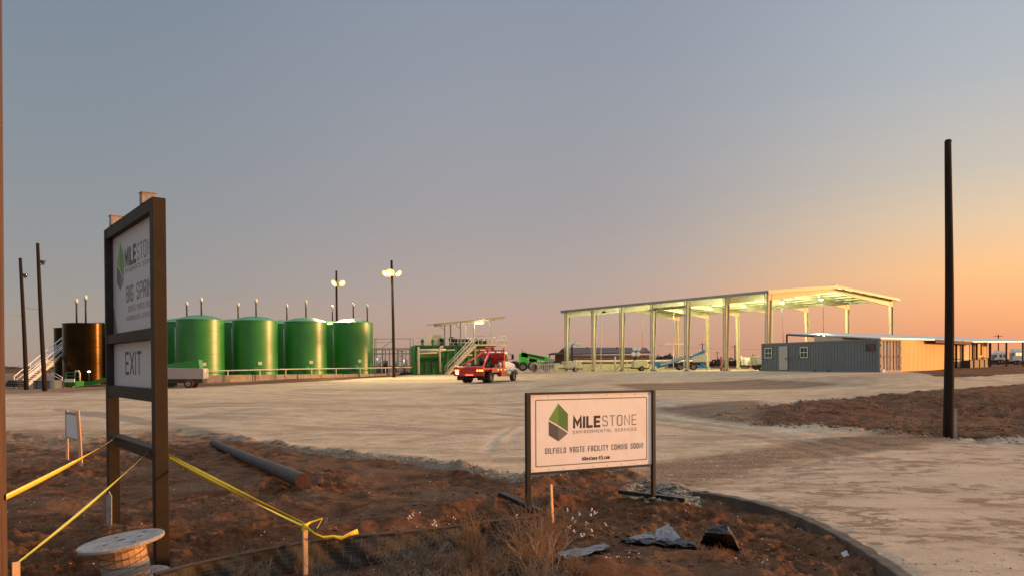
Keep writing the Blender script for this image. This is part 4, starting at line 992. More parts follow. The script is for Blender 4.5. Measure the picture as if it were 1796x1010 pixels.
def process():
    Ya, Yb = 91.5, 96.0
    pa = W(728,650,Ya); pb = W(868,650,Yb); pa.z = pb.z = 0
    U2 = (pb-pa).normalized(); N2 = Vector((U2.y, -U2.x, 0)); 
    if N2.y > 0: N2 = -N2
    Lg = (pb-pa).length; g = Vector(((pa.x+pb.x)/2, (pa.y+pb.y)/2, 1.25))
    rt = empty('process_tank', g, 'long green ribbed steel process tank with stair, platform and pipes behind the red truck', 'process tank')
    zb = 1.2; zt = W(740,606,Ya).z; rz = math.atan2(U2.y, U2.x)
    def at(u, n, z): p = pa+U2*u-N2*n; return Vector((p.x, p.y, z))     # n metres behind the front face
    def upx(px):    # distance along the face that shows at picture column px
        lo, hi = 0, Lg
        for _ in range(30):
            mid = (lo+hi)/2; p = pa+U2*mid; v = CMI @ Vector((p.x,p.y,2.4)); x = 898+FPX*v.x/-v.z
            lo, hi = (mid, hi) if x < px else (lo, mid)
        return lo
    uc = upx(783)
    m = MB(); m.box(at(uc/2,1.0,(zb+zt)/2), (uc,2,zt-zb), rz); m.build('left_vessel', M_['green_dk'], rt)
    m = MB(); m.box(at((uc+Lg)/2,2.05,(zb+zt)/2+.05), (Lg-uc,4.1,zt-zb+.1), rz); m.build('right_vessel', M_['green_dk'], rt)
    u = .3
    while u < Lg-.1:
        m = MB(); m.box(at(u,-.09,(zb+zt)/2+.02), (.10,.18,zt-zb-.06), rz); m.build('wall_rib', M_['green_dk'], rt); u += .95
    m = MB(); m.box(at(Lg/2,-.1,zt+.02), (Lg+.1,.26,.14), rz); m.build('top_flange', M_['green_dk'], rt)
    # hopper overhang on the left vessel
    m = MB(); ph = upx(775); zz = zb+(zt-zb)*.47
    m.prism([(0,zz),(-.95,zz+.5),(-.95,zz+.95),(0,zz+1.3)], .1, ph, lambda a_,z_,w_: at(w_, a_, z_)); m.build('hopper_lip', M_['green_dk'], rt)
    m = MB(); m.box(at(Lg/2+.0,1.2,zb-.1), (Lg+.6,3.0,.3), rz); m.build('skid_base', M_['dark'], rt)
    # pipes
    def pipe(pts, r, mt='cream', nm='pipe_run'): 
        m = MB(); m.path(pts, r, 8); m.build(nm, M_[mt], rt)
    U_ = lambda px, n, py: (lambda u: at(u, n, 0)+V*W(px, py, at(u,n,0).y).z)(upx(px))
    pipe([U_(716,-1.4,655), U_(716,-1.4,612), U_(713,-1.4,608)], .13)
    pipe([U_(722,-1.2,655), U_(722,-1.2,625), U_(726,-1.2,619), U_(764,-1.2,618)], .10)
    pipe([U_(766,-1.3,652), U_(765,-1.3,612), U_(767,-1.3,608.5), U_(771,-1.3,607)], .13)
    pipe([U_(722,-1.25,614), U_(776,-1.25,613)], .16); pipe([U_(776,-.5,614), U_(795,-.5,613)], .09); pipe([U_(822,-.4,614), U_(850,-.4,613.5)], .09)
    pipe([U_(808,-.5,622), U_(826,-.5,622)], .06)
    # kit on top
    for px, h, r in ((748,594,.18),(766,594,.13),(783,592,.25),(800,590,.3),(814,594,.25),(832,594,.35),(846,593,.3),(858,594,.28)):
        u = upx(px); p = at(u,1.6,zt); tz = W(px,h,p.y).z
        m = MB(); m.lathe([(r*1.5,0),(r*1.5,.15),(r,.2),(r,(tz-zt)*.6),(r*1.3,(tz-zt)*.62),(r*1.2,(tz-zt)*.9),(r*.4,tz-zt),(0,tz-zt)], p, 12); m.build('agitator_motor', M_['dark' if px > 770 else 'green_dk'], rt)
    m = MB(); u = upx(775); m.box(at(u,2.2,zt+.8), (1.3,1,1.3), rz); m.build('control_box', M_['yellow_mach'], rt)
    m = MB(); u = upx(836); m.box(at(u,2.4,zt+.55), (4.5,1.2,.9), rz); m.build('shaker_unit', M_['dark'], rt)
    # walkway and rails
    zf = W(850,604,at(upx(850),-1,0).y).z
    u0, u1 = upx(826), upx(882) if False else Lg+1.2
    m = MB(); m.box(at((u0+u1)/2,-.62,zf-.05), (u1-u0,1.15,.16), rz); m.build('platform', M_['cream'], rt)
    for hh in (.55,1.1):
        m = MB(); m.path([at(u0,-1.15,zf+hh), at(u1,-1.15,zf+hh), at(u1,1.5,zf+hh)], .04, 6); m.build('guard_rail', M_['cream'], rt)
        m = MB(); m.path([at(upx(782),-.15,zt+hh-.1), at(u0,-.15,zt+hh-.1)], .04, 6); m.build('guard_rail', M_['cream'], rt)
        m = MB(); m.path([at(.2,.2,zt+hh-.1), at(upx(778),.2,zt+hh-.1)], .022, 6); m.build('guard_rail', M_['galv'], rt)
    n = 8
    for k in range(n+1):
        u = u0+(u1-u0)*k/n; m = MB(); m.tube(at(u,-1.15,zf), at(u,-1.15,zf+1.1), .045, n=6); m.build('rail_post', M_['cream'], rt)
    for px in (750,764,783,790,803,815):
        u = upx(px); m = MB(); m.tube(at(u,-.15,zt), at(u,-.15,zt+1.0), .04, n=6); m.build('rail_post', M_['cream'], rt)
    m = MB(); m.bar(at(u0+.15,-1.1,zb), at(u0+.15,-1.1,zf-.1), .2, .2); m.build('platform_leg', M_['cream'], rt)
    # stair
    s0 = U_(776,-1.9,655); s1 = at(u0,-1.9,zf)
    s0.z = 1.22
    for dn in (0,.95):
        a_ = s0+N2*0-N2*(-dn)*-1*0; o_ = -N2*dn*1.0
        m = MB(); m.bar(s0+o_, s1+o_, .08, .30); m.build('stringer', M_['cream'], rt)
        m = MB(); m.path([s0+o_, s0+o_+V*1.05, s1+o_+V*1.1], .045, 6); m.build('handrail', M_['cream'], rt)
        m = MB(); m.path([s0+o_+V*.55, s1+o_+V*.55], .035, 6); m.build('mid_rail', M_['cream'], rt)
        for f in (.33,.66): m = MB(); q = s0.lerp(s1,f)+o_; m.tube(q, q+V*1.05, .04, n=6); m.build('rail_post', M_['cream'], rt)
    for k in range(15):
        q = s0.lerp(s1,(k+.5)/15)-N2*.47; m = MB(); m.box(q, (.27,.95,.05), rz); m.build('tread', M_['cream'], rt)
    # light shed roof over the tank
    ra, rb = (765,567.5), (885,555)
    g2 = at(Lg*.6,1.5,zt); r2 = empty('shed_roof', (g2.x,g2.y,zt), 'thin flat shed roof on slim posts above the green process tank', 'shed roof')
    p = W(765,567.5,93.0); q = W(884,555.5,98)
    m = MB(); dv = (q-p).normalized(); m.bar(p-N2*1.6, q-N2*1.6, 3.4, .10); m.build('roof_sheet', M_['canopy_dk'], r2)
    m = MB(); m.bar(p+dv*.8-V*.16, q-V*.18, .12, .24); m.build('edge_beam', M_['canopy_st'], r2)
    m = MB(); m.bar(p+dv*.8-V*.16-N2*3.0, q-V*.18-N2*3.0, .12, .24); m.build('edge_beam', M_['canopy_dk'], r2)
    for px, n_ in ((783,0),(805,3.0),(811,0),(834,0),(832,3.),(863,0)):
        u = upx(px); f = (px-765)/119; zt2 = p.lerp(q,f).z-.2; e = at(u,.6+n_*.8,0)
        m = MB(); m.bar((e.x,e.y,zt),(e.x,e.y,zt2),.17,.17); m.build('roof_post', M_['galv' if px not in (834,) else 'cream'], r2)
        if px in (783,811): m = MB(); m.bar((e.x,e.y,zt2-.75),(e.x-U2.x*.9,e.y-U2.y*.9,zt2-.08),.08,.08); m.build('knee_brace', M_['galv'], r2)
    lp = p.lerp(q,.64)-V*.42-N2*.5
    rr2 = empty('strip_light', lp, 'lit oval lamp under the thin shed roof', 'lamp')
    m = MB(); Q = Matrix.Rotation(rz,3,'Z') @ Matrix.Diagonal((2.2,1,1)); m.lathe([(0,-.12),(.22,-.09),(.32,0)], lp, 16, True, Q); m.build('lens', E_TUBE, rr2)
    m = MB(); m.lathe([(.34,.0),(.30,.12),(0,.14)], lp, 16, True, Q); m.build('housing', M_['galv'], rr2)
    d = bpy.data.lights.new('strip_lamp','POINT'); d.energy = 750; d.color = (1,.86,.45); d.shadow_soft_size = .3
    o = bpy.data.objects.new('strip_lamp', d); COL.objects.link(o); o.location = lp-V*.35+N2*.5
process()
p = gpt(790, 86); 

# ================================================================== canopy building
Ac = Vector((W(1346,650,84.5).x, 84.5, 1.6)); Bc = Vector((W(993.5,650,113).x, 113, 1.42)); Cc = Vector((W(1565,650,95).x, 95, 1.75))
zeA = W(1347,511,84.5).z; EH = zeA-1.6
def canopy():
    g = (Bc+Cc)/2; g.z = 1.5
    rt = empty('canopy_building', g, 'tall open steel canopy with pitched roof, tapered columns and lights under it', 'canopy')
    Lv = Bc-Ac; Wv = Cc-Ac; Lv.z = Wv.z = 0; Ln = Lv.normalized(); Wn = Wv.normalized(); ze = zeA
    peak = W(1465,502.5,(Ac+Wv*.5).y).z - ze
    def P(l, w, z): return Vector((Ac.x,Ac.y,0))+Lv*l+Wv*w+V*z
    nb = 6; fr = [0,.165,.335,.50,.665,.83,1.0]
    rz_l = math.atan2(Ln.y, Ln.x)
    def gz(p): return GH(p.x, p.y)-.05
    for i, l in enumerate(fr):
        for sd, w in ((0,0.0),(1,1.0)):
            b = P(l,w,0); z0 = gz(b); sgn = 1 if w == 0 else -1
            m = MB()
            # tapered I column: outer flange vertical, inner flange leaning inwards as it rises
            d0, d1 = .30, .62; tz = ze-.28
            def cp(d, s_, z): q = P(l,w,z)+Wn*sgn*d+Ln*s_; return q
            fl = .27
            def plate(pts): n=len(pts)//2; m.add(pts, [(0,1,2,3),(7,6,5,4),(0,4,5,1),(1,5,6,2),(2,6,7,3),(3,7,4,0)])
            def hexa(c0, c1, s0, s1):  # c0/c1: depth ranges bottom/top
                pts = [cp(c0[0],s0,z0),cp(c0[1],s0,z0),cp(c0[1],s1,z0),cp(c0[0],s1,z0),cp(c1[0],s0,tz),cp(c1[1],s0,tz),cp(c1[1],s1,tz),cp(c1[0],s1,tz)]
                m.add(pts, [(3,2,1,0),(4,5,6,7),(0,1,5,4),(1,2,6,5),(2,3,7,6),(3,0,4,7)])
            hexa((0,.03),(0,.03),-fl/2,fl/2); hexa((d0-.03,d0),(d1-.03,d1),-fl/2,fl/2); hexa((.03,d0-.03),(.03,d1-.03),-.02,.02)
            co = m.build('column', M_['canopy_st'], rt)
            m = MB(); m.box(P(l,w,z0+.14)+Wn*sgn*.2, (.62,.75,.28), rz_l+math.pi/2); m.build('concrete_footing', M_['concrete'], co, bevel=.03)
            if sd == 0 or i > 0:
                m = MB(); m.path([P(l,w,tz+.1)+Wn*-sgn*.10+Ln*.28, P(l,w,tz-.4)+Wn*-sgn*.08+Ln*.24, P(l,w,z0+.9)+Wn*-sgn*.08+Ln*.24, P(l,w,z0+.25)+Wn*-sgn*.5+Ln*.5], .065, 6); m.build('downspout', M_['canopy_st'], rt)
        # rafters
        for s0, s1 in ((0,.5),(1,.5)):
            sg = 1 if s0 == 0 else -1
            m = MB(); a = [(.0,.86),(.5,.50)]; pts = []
            for (f, dp), w in zip(a, (s0, s1)):
                zt_ = ze-.02+peak*(0 if f == 0 else 1)-.16
                for s_ in (-.11,.11):
                    pts += [P(l,w,zt_)+Ln*s_+(Wn*sg*.03 if f == 0 else Vector()), P(l,w,zt_-dp)+Ln*s_+(Wn*sg*.03 if f == 0 else Vector())]
            m.add(pts, [(0,1,3,2),(4,6,7,5),(0,4,5,1),(2,3,7,6),(0,2,6,4),(1,5,7,3)]); m.build('rafter', M_['canopy_st' if i else 'canopy_st'], rt)
    # purlins, roof, fascia
    ov = .012
    for side in (0,1):
        for k in range(7):
            w = (.02+.48*k/6); w = w if side == 0 else 1-w; f = abs(w-(0 if side == 0 else 1))/.5
            z = ze+peak*f-.09
            m = MB(); m.bar(P(-ov,w,z), P(1+ov,w,z), .08, .16); m.build('purlin', M_['canopy_st'], rt)
        w0, w1 = (-.025,.5) if side == 0 else (1.025,.5)
        za = ze-.05*peak; m = MB(); pts = []
        for l in (-ov,1+ov):
            for w, z in ((w0,za),(w1,ze+peak)):
                pts += [P(l,w,z), P(l,w,z+.10)]
        m.add(pts, [(0,2,3,1),(4,5,7,6),(0,1,5,4),(2,6,7,3),(0,4,6,2),(1,3,7,5)]); ro = m.build('roof_slope', M_['canopy_roof'], rt)
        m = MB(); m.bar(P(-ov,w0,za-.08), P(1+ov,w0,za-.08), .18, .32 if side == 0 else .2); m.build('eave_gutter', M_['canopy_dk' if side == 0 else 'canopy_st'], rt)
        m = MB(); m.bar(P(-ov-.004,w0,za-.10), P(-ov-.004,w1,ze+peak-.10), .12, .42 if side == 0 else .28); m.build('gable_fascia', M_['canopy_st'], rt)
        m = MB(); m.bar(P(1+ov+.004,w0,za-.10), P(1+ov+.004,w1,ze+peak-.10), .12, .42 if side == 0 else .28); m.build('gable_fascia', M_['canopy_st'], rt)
    m = MB(); m.bar(P(-ov,.5,ze+peak+.12), P(1+ov,.5,ze+peak+.12), .5, .06); m.build('ridge_cap', M_['canopy_dk'], rt)
    for l0, l1 in ((fr[3],fr[2]),):
        m = MB(); m.bar(P(l0,0,ze-.9)+Wn*.3, P(l1,0,ze-.9)+Wn*.3, .18, .32); m.build('eave_strut', M_['canopy_dk'], rt)
    # lamps hanging under the ridge
    for k, (px, py) in enumerate(((1441,525),(1371,531),(1305,537),(1246,541),(1193,546))):
        l = (.085,.25,.42,.585,.75)[k]; p = P(l,.5,0); 
        # put the lamp under the ridge where the photograph shows it
        best = min(((abs((lambda v: 898+FPX*v.x/-v.z)(CMI @ P(i/200,.5,8))-px), i/200) for i in range(0,201)))
        l = best[1]; p = P(l,.5,0); z = W(px,py,p.y).z; p.z = z
        r3 = empty('bay_light', p, ('first','second','third','fourth','fifth')[k]+' from the right of the lit round lamps hanging under the canopy', 'lamp', 'bay lights under the canopy')
        m = MB(); m.lathe([(0,-.10),(.16,-.07),(.26,0)], p, 20); m.build('lens', E_CAN, r3)
        m = MB(); m.lathe([(.27,0),(.25,.1),(.12,.3),(.1,.42),(0,.42)], p, 20); m.build('housing', M_['galv'], r3)
        m = MB(); m.tube(p+V*.4, (p.x,p.y,ze+peak-.1), .02, n=5); m.build('cable', M_['dark'], r3)
        d = bpy.data.lights.new('bay_lamp', 'POINT'); d.energy = 2000; d.color = (.97,1,.56); d.shadow_soft_size = .2
        o = bpy.data.objects.new('bay_lamp', d); COL.objects.link(o); o.location = p-V*.45
    # unlit lamps and small fittings
    for k, (px, py, w) in enumerate(((1016,548,.12),(1104,548,.5),(1153,543,.25))):
        best = min(((abs((lambda v: 898+FPX*v.x/-v.z)(CMI @ P(i/200,w,8))-px), i/200) for i in range(0,201))); p = P(best[1],w,0); p.z = W(px,py,p.y).z
        r3 = empty('bay_light', p, ('unlit lamp near the far left corner','unlit pale lamp left of the lit ones','small unlit lamp beside the dark column')[k]+' under the canopy', 'lamp', 'bay lights under the canopy')
        m = MB(); m.lathe([(0,-.06),(.22,-.02),(.24,.02),(.1,.25),(0,.25)], p, 14); m.build('housing', M_['white'], r3)
        m = MB(); m.tube(p+V*.2, (p.x,p.y,ze+peak*.3), .02, n=5); m.build('cable', M_['dark'], r3)
    # hanging pull pipes, white above and red below
    for k, (px, pyt, pyb, pxb) in enumerate(((1126,543,636,1127),(1181,541,643,1187),(1237,535,640,1238),(1372,534,600,1374),(1443,529,590,1444))):
        w = .44; best = min(((abs((lambda v: 898+FPX*v.x/-v.z)(CMI @ P(i/200,w,8))-px), i/200) for i in range(0,201))); p = P(best[1],w,0)
        zt_ = W(px,pyt,p.y).z; q = W(pxb,pyb,p.y); a_ = Vector((p.x,p.y,zt_)); md_ = a_.lerp(q,.48)
        r3 = empty('hanging_hose', q, ('leftmost hanging','slanting','middle hanging','short hanging','rightmost hanging')[k]+' thin pipe, white above and red below, under the canopy', 'hanging pipe', 'pipes hanging under the canopy')
        m = MB(); m.tube(a_+V*.3, md_, .035, n=6); m.build('upper_pipe', M_['ink_pale'], r3)
        m = MB(); m.tube(md_, q, .040, n=6); m.build('lower_pipe', M_['rust'], r3)
    p = P(fr[5]+.06,.06,0)
    px = 1053.5; r3 = empty('goose_pipe', (W(px,640,106).x,106,1.45), 'tall thin white pipe bent over at the top inside the canopy left end', 'pipe')
    m = MB(); m.path([W(1054,647,106),W(1054,552,106),W(1056,548,106),W(1083,544,103)], .05, 6); m.build('riser', M_['white'], r3)
    m = MB(); m.box(W(1059,547,105), (.5,.3,.25)); m.build('valve_box', M_['dark'], r3)
canopy()
# ================================================================== red truck
def local_root(name, loc, rz, label, cat, group=None):
    return empty(name, loc, label, cat, group, rz)
def truck():
    p = W(823,673,63.0); az = R(20); g = Vector((p.x, 63.0, GH(p.x,63.0)+.02))
    rt = local_root('winch_truck', (0,0,0), -az, 'red flatbed winch truck with white cab and lit tail lights on the yard', 'truck')
    Bd = lambda m, nm, mt, par=None, bv=0: m.build(nm, M_[mt] if isinstance(mt, str) else mt, par or rt, bevel=bv)
    # local: x right, y forward, z up, origin at ground under the rear end centre
    L = 8.3
    m = MB(); 
    for s in (-.43,.43): m.box((s,4.4,.88), (.10,8.0,.26))
    for y in (.5,2.5,4.5,6.5,8.1): m.box((0,y,.88),(.8,.14,.2))
    Bd(m, 'chassis_frame', 'dark')
    m = MB(); m.box((0,2.5,1.30),(2.5,5.0,.16)); bed = Bd(m, 'flatbed', 'red', bv=.02)
    for s in (-1.26,1.26):
        m = MB(); m.box((s,3.3,1.18),(.06,3.4,.46)); Bd(m, 'side_skirt', 'red', bed, .01)
        m = MB(); m.box((s*.97,4.2,.82),(.36,1.5,.52)); Bd(m, 'tool_box', 'red', None, .02)
    m = MB(); m.box((0,-.02,1.02),(2.5,.10,.74)); Bd(m, 'rear_panel', 'red', None, .015)
    m = MB(); m.tube((-1.25,-.02,1.42),(1.25,-.02,1.42),.13,n=14); Bd(m, 'tail_roller', 'red')
    for x in (-1.10,-.92,.72,.92,1.12):
        m = MB(); m.lathe([(0,.03),(.07,.02),(.085,0)], (x,-.075,1.16), 12, True, Matrix.Rotation(R(90),3,'X')); Bd(m, 'tail_light', E_AMB)
    m = MB(); m.lathe([(0,.03),(.10,.02),(.12,0)], (-.98,-.075,.93), 12, True, Matrix.Rotation(R(90),3,'X')); Bd(m, 'reverse_light', E_WHT)
    for k in range(5):
        m = MB(); m.box((-.22+k*.13,-.085,.76),(.09,.03,.09)); Bd(m, 'marker_light', E_RED)
    for y in (3.0,3.7,4.6): 
        m = MB(); m.box((1.30,y,1.22),(.02,.12,.08)); Bd(m, 'side_marker', E_AMB)
    for s in (-.86,.86):
        m = MB(); m.box((s,.35,.55),(.62,.03,.55)); Bd(m, 'mud_flap', 'tyre')
    # wheels: dual rears on two axles, single fronts
    ROOT = rt
    def wh(x, y, w=.30): wheel(rt, (x,y,.52), .52, w, (1 if x > 0 else -1,0,0), 'wheel')
    for y in (1.75,):
        for s in (-1,1): wh(s*1.05,y); wh(s*.70,y)
        m = MB(); m.tube((-1,y,.52),(1,y,.52),.09); Bd(m, 'axle', 'dark')
    for s in (-1,1): wh(s*1.04,7.35)
    # bed load: winch, headache rack, gin poles
    hz = 3.05; y0 = 4.95
    for x in (-1.1,1.1,-.36,.36):
        m = MB(); m.bar((x,y0,1.35),(x,y0,hz if abs(x)<1 else hz+.25),.12,.12); Bd(m, 'rack_post', 'red')
    for z in (hz,2.35,1.75):
        m = MB(); m.bar((-1.12,y0+.002,z),(1.12,y0+.002,z),.10,.12); Bd(m, 'rack_rail', 'red')
    m = MB(); m.box((0,y0+.04,2.1),(2.1,.03,1.5)); Bd(m, 'rack_screen', 'red')
    for x in (-1.05,.98):
        m = MB(); m.tube((x,.35,1.4),(.15,4.3,3.35),.075,n=8); Bd(m, 'gin_pole', 'red')
    m = MB(); m.tube((-.5,4.4,1.4),(0.1,4.3,3.3),.06,n=8); Bd(m, 'gin_pole', 'red')
    m = MB(); m.tube((-.25,4.3,3.32),(.5,4.3,3.32),.12,n=12); Bd(m, 'sheave', 'rust')
    m = MB(); m.lathe([(.55,-.05),(.55,0),(.28,.02),(.28,.6),(.55,.62),(.55,.68)], (-.35,3.6,1.98), 22, True, Matrix.Rotation(R(90),3,'Y')); Bd(m, 'winch_drum', 'dark')
    m = MB(); m.box((0,3.6,1.55),(1.9,1.0,.35)); Bd(m, 'winch_base', 'dark')
    rg = random.Random(4)
    for k in range(8):
        x = rg.uniform(-.95,.8); y = rg.uniform(.8,2.8); m = MB()
        if k % 2: m.tube((x-.25,y,1.55),(x+.3,y+rg.uniform(-.2,.2),1.55+rg.uniform(0,.2)),rg.uniform(.1,.18),n=10)
        else: m.box((x,y,1.55),(.4,.5,rg.uniform(.25,.5)),rg.uniform(0,3))
        Bd(m, 'bed_equipment', 'dark' if k % 3 else 'rim')
    m = MB(); m.box((1.0,4.6,1.75),(.45,.5,.65)); Bd(m, 'side_locker', 'rust', None, .02)
    m = MB(); m.tube((1.0,4.2,1.4),(1.0,4.2,1.9),.12); Bd(m, 'water_jug', 'white')
    # cab
    side = [(5.15,.95),(5.15,2.85),(5.35,2.98),(6.25,2.95),(6.62,2.0),(7.0,1.92),(8.15,1.75),(8.32,1.55),(8.32,.95),(7.95,.95),(7.85,1.18),(7.35,1.30),(6.85,1.18),(6.7,.75),(6.4,.72),(5.2,.72)]
    m = MB(); m.prism([(a,b) for a,b in side if True], -.92, .92, lambda u,v,w: Vector((w,u,v))); cab = Bd(m, 'cab', 'white', None, .04)
    m = MB(); m.prism([(7.85,1.0),(7.9,1.18),(7.75,1.32),(7.35,1.42),(6.95,1.32),(6.78,1.18),(6.82,1.0),(6.95,1.15),(7.35,1.26),(7.75,1.15)], .88, 1.24, lambda u,v,w: Vector((w,u,v))); Bd(m, 'fender', 'white')
    m = MB(); m.prism([(7.85,1.0),(7.9,1.18),(7.75,1.32),(7.35,1.42),(6.95,1.32),(6.78,1.18),(6.82,1.0),(6.95,1.15),(7.35,1.26),(7.75,1.15)], -1.24, -.88, lambda u,v,w: Vector((w,u,v))); Bd(m, 'fender', 'white')
    for s in (-1,1):
        m = MB(); m.prism([(5.62,2.0),(6.45,2.0),(6.18,2.75),(5.62,2.75)], s*.925, s*.935, lambda u,v,w: Vector((w,u,v))); Bd(m, 'side_window', 'glass', cab)
        m = MB(); m.path([(s*.92,6.45,2.2),(s*1.28,6.55,2.25),(s*1.28,6.55,2.72),(s*.92,6.3,2.78)], .022, 6); mm = Bd(m, 'mirror_arm', 'dark', cab)
        m = MB(); m.box((s*1.30,6.55,2.45),(.22,.06,.5)); Bd(m, 'mirror', 'dark', mm, .01)
        m = MB(); m.bar((s*.93,5.55,1.5),(s*.93,5.72,1.5),.03,.04); Bd(m, 'door_handle', 'dark', cab)
    m = MB(); m.box((0,5.135,2.35),(1.2,.02,.6)); Bd(m, 'rear_window', 'glass', cab)
    m = MB(); m.prism([(6.30,2.88),(6.62,2.08),(6.64,2.08),(6.32,2.88)], -.8, .8, lambda u,v,w: Vector((w,u,v))); Bd(m, 'windscreen', 'glass', cab)
    m = MB(); m.box((0,8.42,.85),(2.35,.22,.36)); Bd(m, 'front_bumper', 'galv', None, .03)
    m = MB(); m.tube((.95,5.3,.85),(.95,6.3,.85),.30,n=16); Bd(m, 'fuel_tank', 'galv')
    m = MB(); m.tube((.85,5.05,1.2),(.85,5.05,3.1),.07,n=10); Bd(m, 'exhaust_stack', 'galv')
    rt.location = g; rt.scale = (1.1,1.06,.93)
truck()

# ================================================================== far machines
def lbox(rt, g, nm, mt, c, s, rz=0, bv=.02, par=None):
    m = MB(); m.box(Vector(g)+Matrix.Rotation(rz,3,'Z')@Vector(c), s, rz); return m.build(nm, M_[mt] if isinstance(mt,str) else mt, par or rt, bevel=bv)
def telehandler():
    Y = 100; g = gpt(938, Y); rt = empty('telehandler', g, 'bright green telescopic handler with its boom lowered, right of the red truck', 'telehandler')
    def q(px, py, dy=0): return W(px, py, Y+dy)
    m = MB(); m.prism([(910,645),(910,620),(914,617),(922,616),(926,620),(927,645)], Y-1, Y+1, lambda u,v,w: W(u,v,w)); m.build('engine_body', M_['lime'], rt, bevel=.05)
    m = MB(); m.bar(q(914,621,-.6), q(963,630,-.6), .8, .62); m.build('outer_boom', M_['lime'], rt, bevel=.03)
    m = MB(); m.bar(q(925,621,-1.05), q(955,627.5,-1.05), .06, .24); m.build('boom_stripe', M_['dark'], rt)
    m = MB(); m.bar(q(960,629.3,-.6), q(971,632,-.6), .55, .42); m.build('inner_boom', M_['galv'], rt, bevel=.02)
    m = MB(); m.prism([(926,634),(950,634),(966,637),(966,643),(926,644)], Y-.9, Y+.9, lambda u,v,w: W(u,v,w)); m.build('chassis', M_['lime'], rt, bevel=.03)
    m = MB(); m.prism([(926,642),(966,641),(966,645),(926,646)], Y-.8, Y+.8, lambda u,v,w: W(u,v,w)); m.build('underframe', M_['dark'], rt)
    for px in (917,934,958):
        c = q(px,642,-1.0); wheel(rt, c, .62, .45, (0,-1,0))
    for px in (917,):
        pass
    m = MB(); m.prism([(928,626),(936,624),(942,626),(942,635),(928,635)], Y-.2, Y+1.0, lambda u,v,w: W(u,v,w)); cb = m.build('cab', M_['dark'], rt)
    m = MB(); m.tube(q(916,617), q(916,611), .04, n=6); m.build('exhaust_stack', M_['dark'], rt)
telehandler()
def toothed_rail():
    Y = 97; g = gpt(960, Y); rt = empty('cattle_guard', g, 'pale steel toothed rack lying beside the green handler', 'steel rack')
    a = W(941,639,Y); b = W(982,637,Y)
    m = MB(); m.bar(a, b, .2, .2); m.build('top_bar', M_['cream'], rt)
    for k in range(9):
        p = a.lerp(b, .1+k*.08); m = MB(); m.bar(p, (p.x,p.y,g.z+.05), .13, .10); m.build('tooth', M_['cream'], rt)
    m = MB(); m.lathe([(.35,-.1),(.6,-.08),(.65,0),(.6,.08),(.35,.1)], a+Vector((-.3,-.3,-.3)), 20, True, Matrix.Rotation(R(90),3,'X')); m.build('ring', M_['rim'], rt)
toothed_rail()
# long barrier wall and pipe behind the canopy
def barrier():
    Ya, Yb = 122, 124
    a = gpt(972, Ya); b = gpt(1165, Yb); rt = empty('barrier_wall', (a+b)/2, 'long low cream barrier wall lit yellow behind the canopy columns', 'wall')
    za = W(1000,638,Ya).z; n = 12
    for k in range(n):
        p = a.lerp(b, k/n+.001); q = a.lerp(b, (k+1)/n-.001); m = MB(); m.bar((p.x,p.y,(a.z+za)/2-.1), (q.x,q.y,(a.z+za)/2-.1), .4, za-a.z+.2); m.build('wall_panel', M_['yellow_mach'], rt, bevel=.02)
    r2 = empty('white_pipe', W(1080,633,120), 'long white horizontal pipe running above the cream barrier wall', 'pipe')
    m = MB(); m.path([W(985,635.5,118), W(1010,633,119), W(1165,632,121), W(1240,632,122)], .17, 8); m.build('pipe_run', M_['cream'], r2)
    for px in (1003,1054,1100,1150,1200): 
        p = W(px,633,119.5); m = MB(); m.bar((p.x,p.y,a.z-.1), p, .16,.16); m.build('pipe_stand', M_['cream'], r2)
barrier()
def light_tower(px, Y, lamps, mastpx, topy, label):
    g = gpt(px, Y); rt = empty('light_tower', g, label, 'light tower', 'towable light towers')
    lbox(rt, g, 'hood', 'yellow_mach', (0,0,.95), (2.0,1.2,1.0), .1, .06)
    lbox(rt, g, 'chassis', 'dark', (0,0,.40), (2.4,1.0,.18), .1)
    for s in (-.62,.62): wheel(rt, g+Vector((.2,s,.34)), .34, .22, (0,-1 if s<0 else 1,0))
    m = MB(); m.tube(g+Vector((-1.1,0,.5)), g+Vector((-2.1,-.1,.45)), .06, n=6); m.build('drawbar', M_['dark'], rt)
    mb = g+Vector((W(mastpx,600,Y).x-g.x,-.3,.4)); mt_ = W(mastpx, topy, Y-.3)
    m = MB(); m.bar(mb, mt_, .22,.22); m.build('mast_base', M_['dark'], rt)
    m = MB(); m.bar(W(lamps[0][0]-1,lamps[0][1]+1,Y-.3), W(lamps[-1][0]+1,lamps[-1][1]+1,Y-.3), .08,.08); m.build('lamp_bar', M_['dark'], rt)
    for lx, ly in lamps:
        p = W(lx, ly, Y-.7); m = MB(); Q = Vector((-.1,-1,-.05)).to_track_quat('Z','Y').to_matrix()
        m.lathe([(0,-.3),(.22,-.24),(.33,-.02),(.33,.02),(.29,.02)], p, 18, True, Q); h = m.build('lamp_head', M_['white'], rt)
        m = MB(); m.lathe([(0,.05),(.2,.035),(.29,.0)], p, 18, True, Q); m.build('lens', M_['sign_white'], h)
light_tower(1006, 104, [(1000,602.5),(1004,598.5),(1011.5,601),(1014,602.5)], 1003, 600, 'light tower with unlit round lamps behind the far left canopy columns')
light_tower(1122, 102, [(1113,611),(1120,611),(1111,620.5),(1119,620.5)], 1113, 612, 'light tower with four round lamps in a square, behind the middle canopy columns')
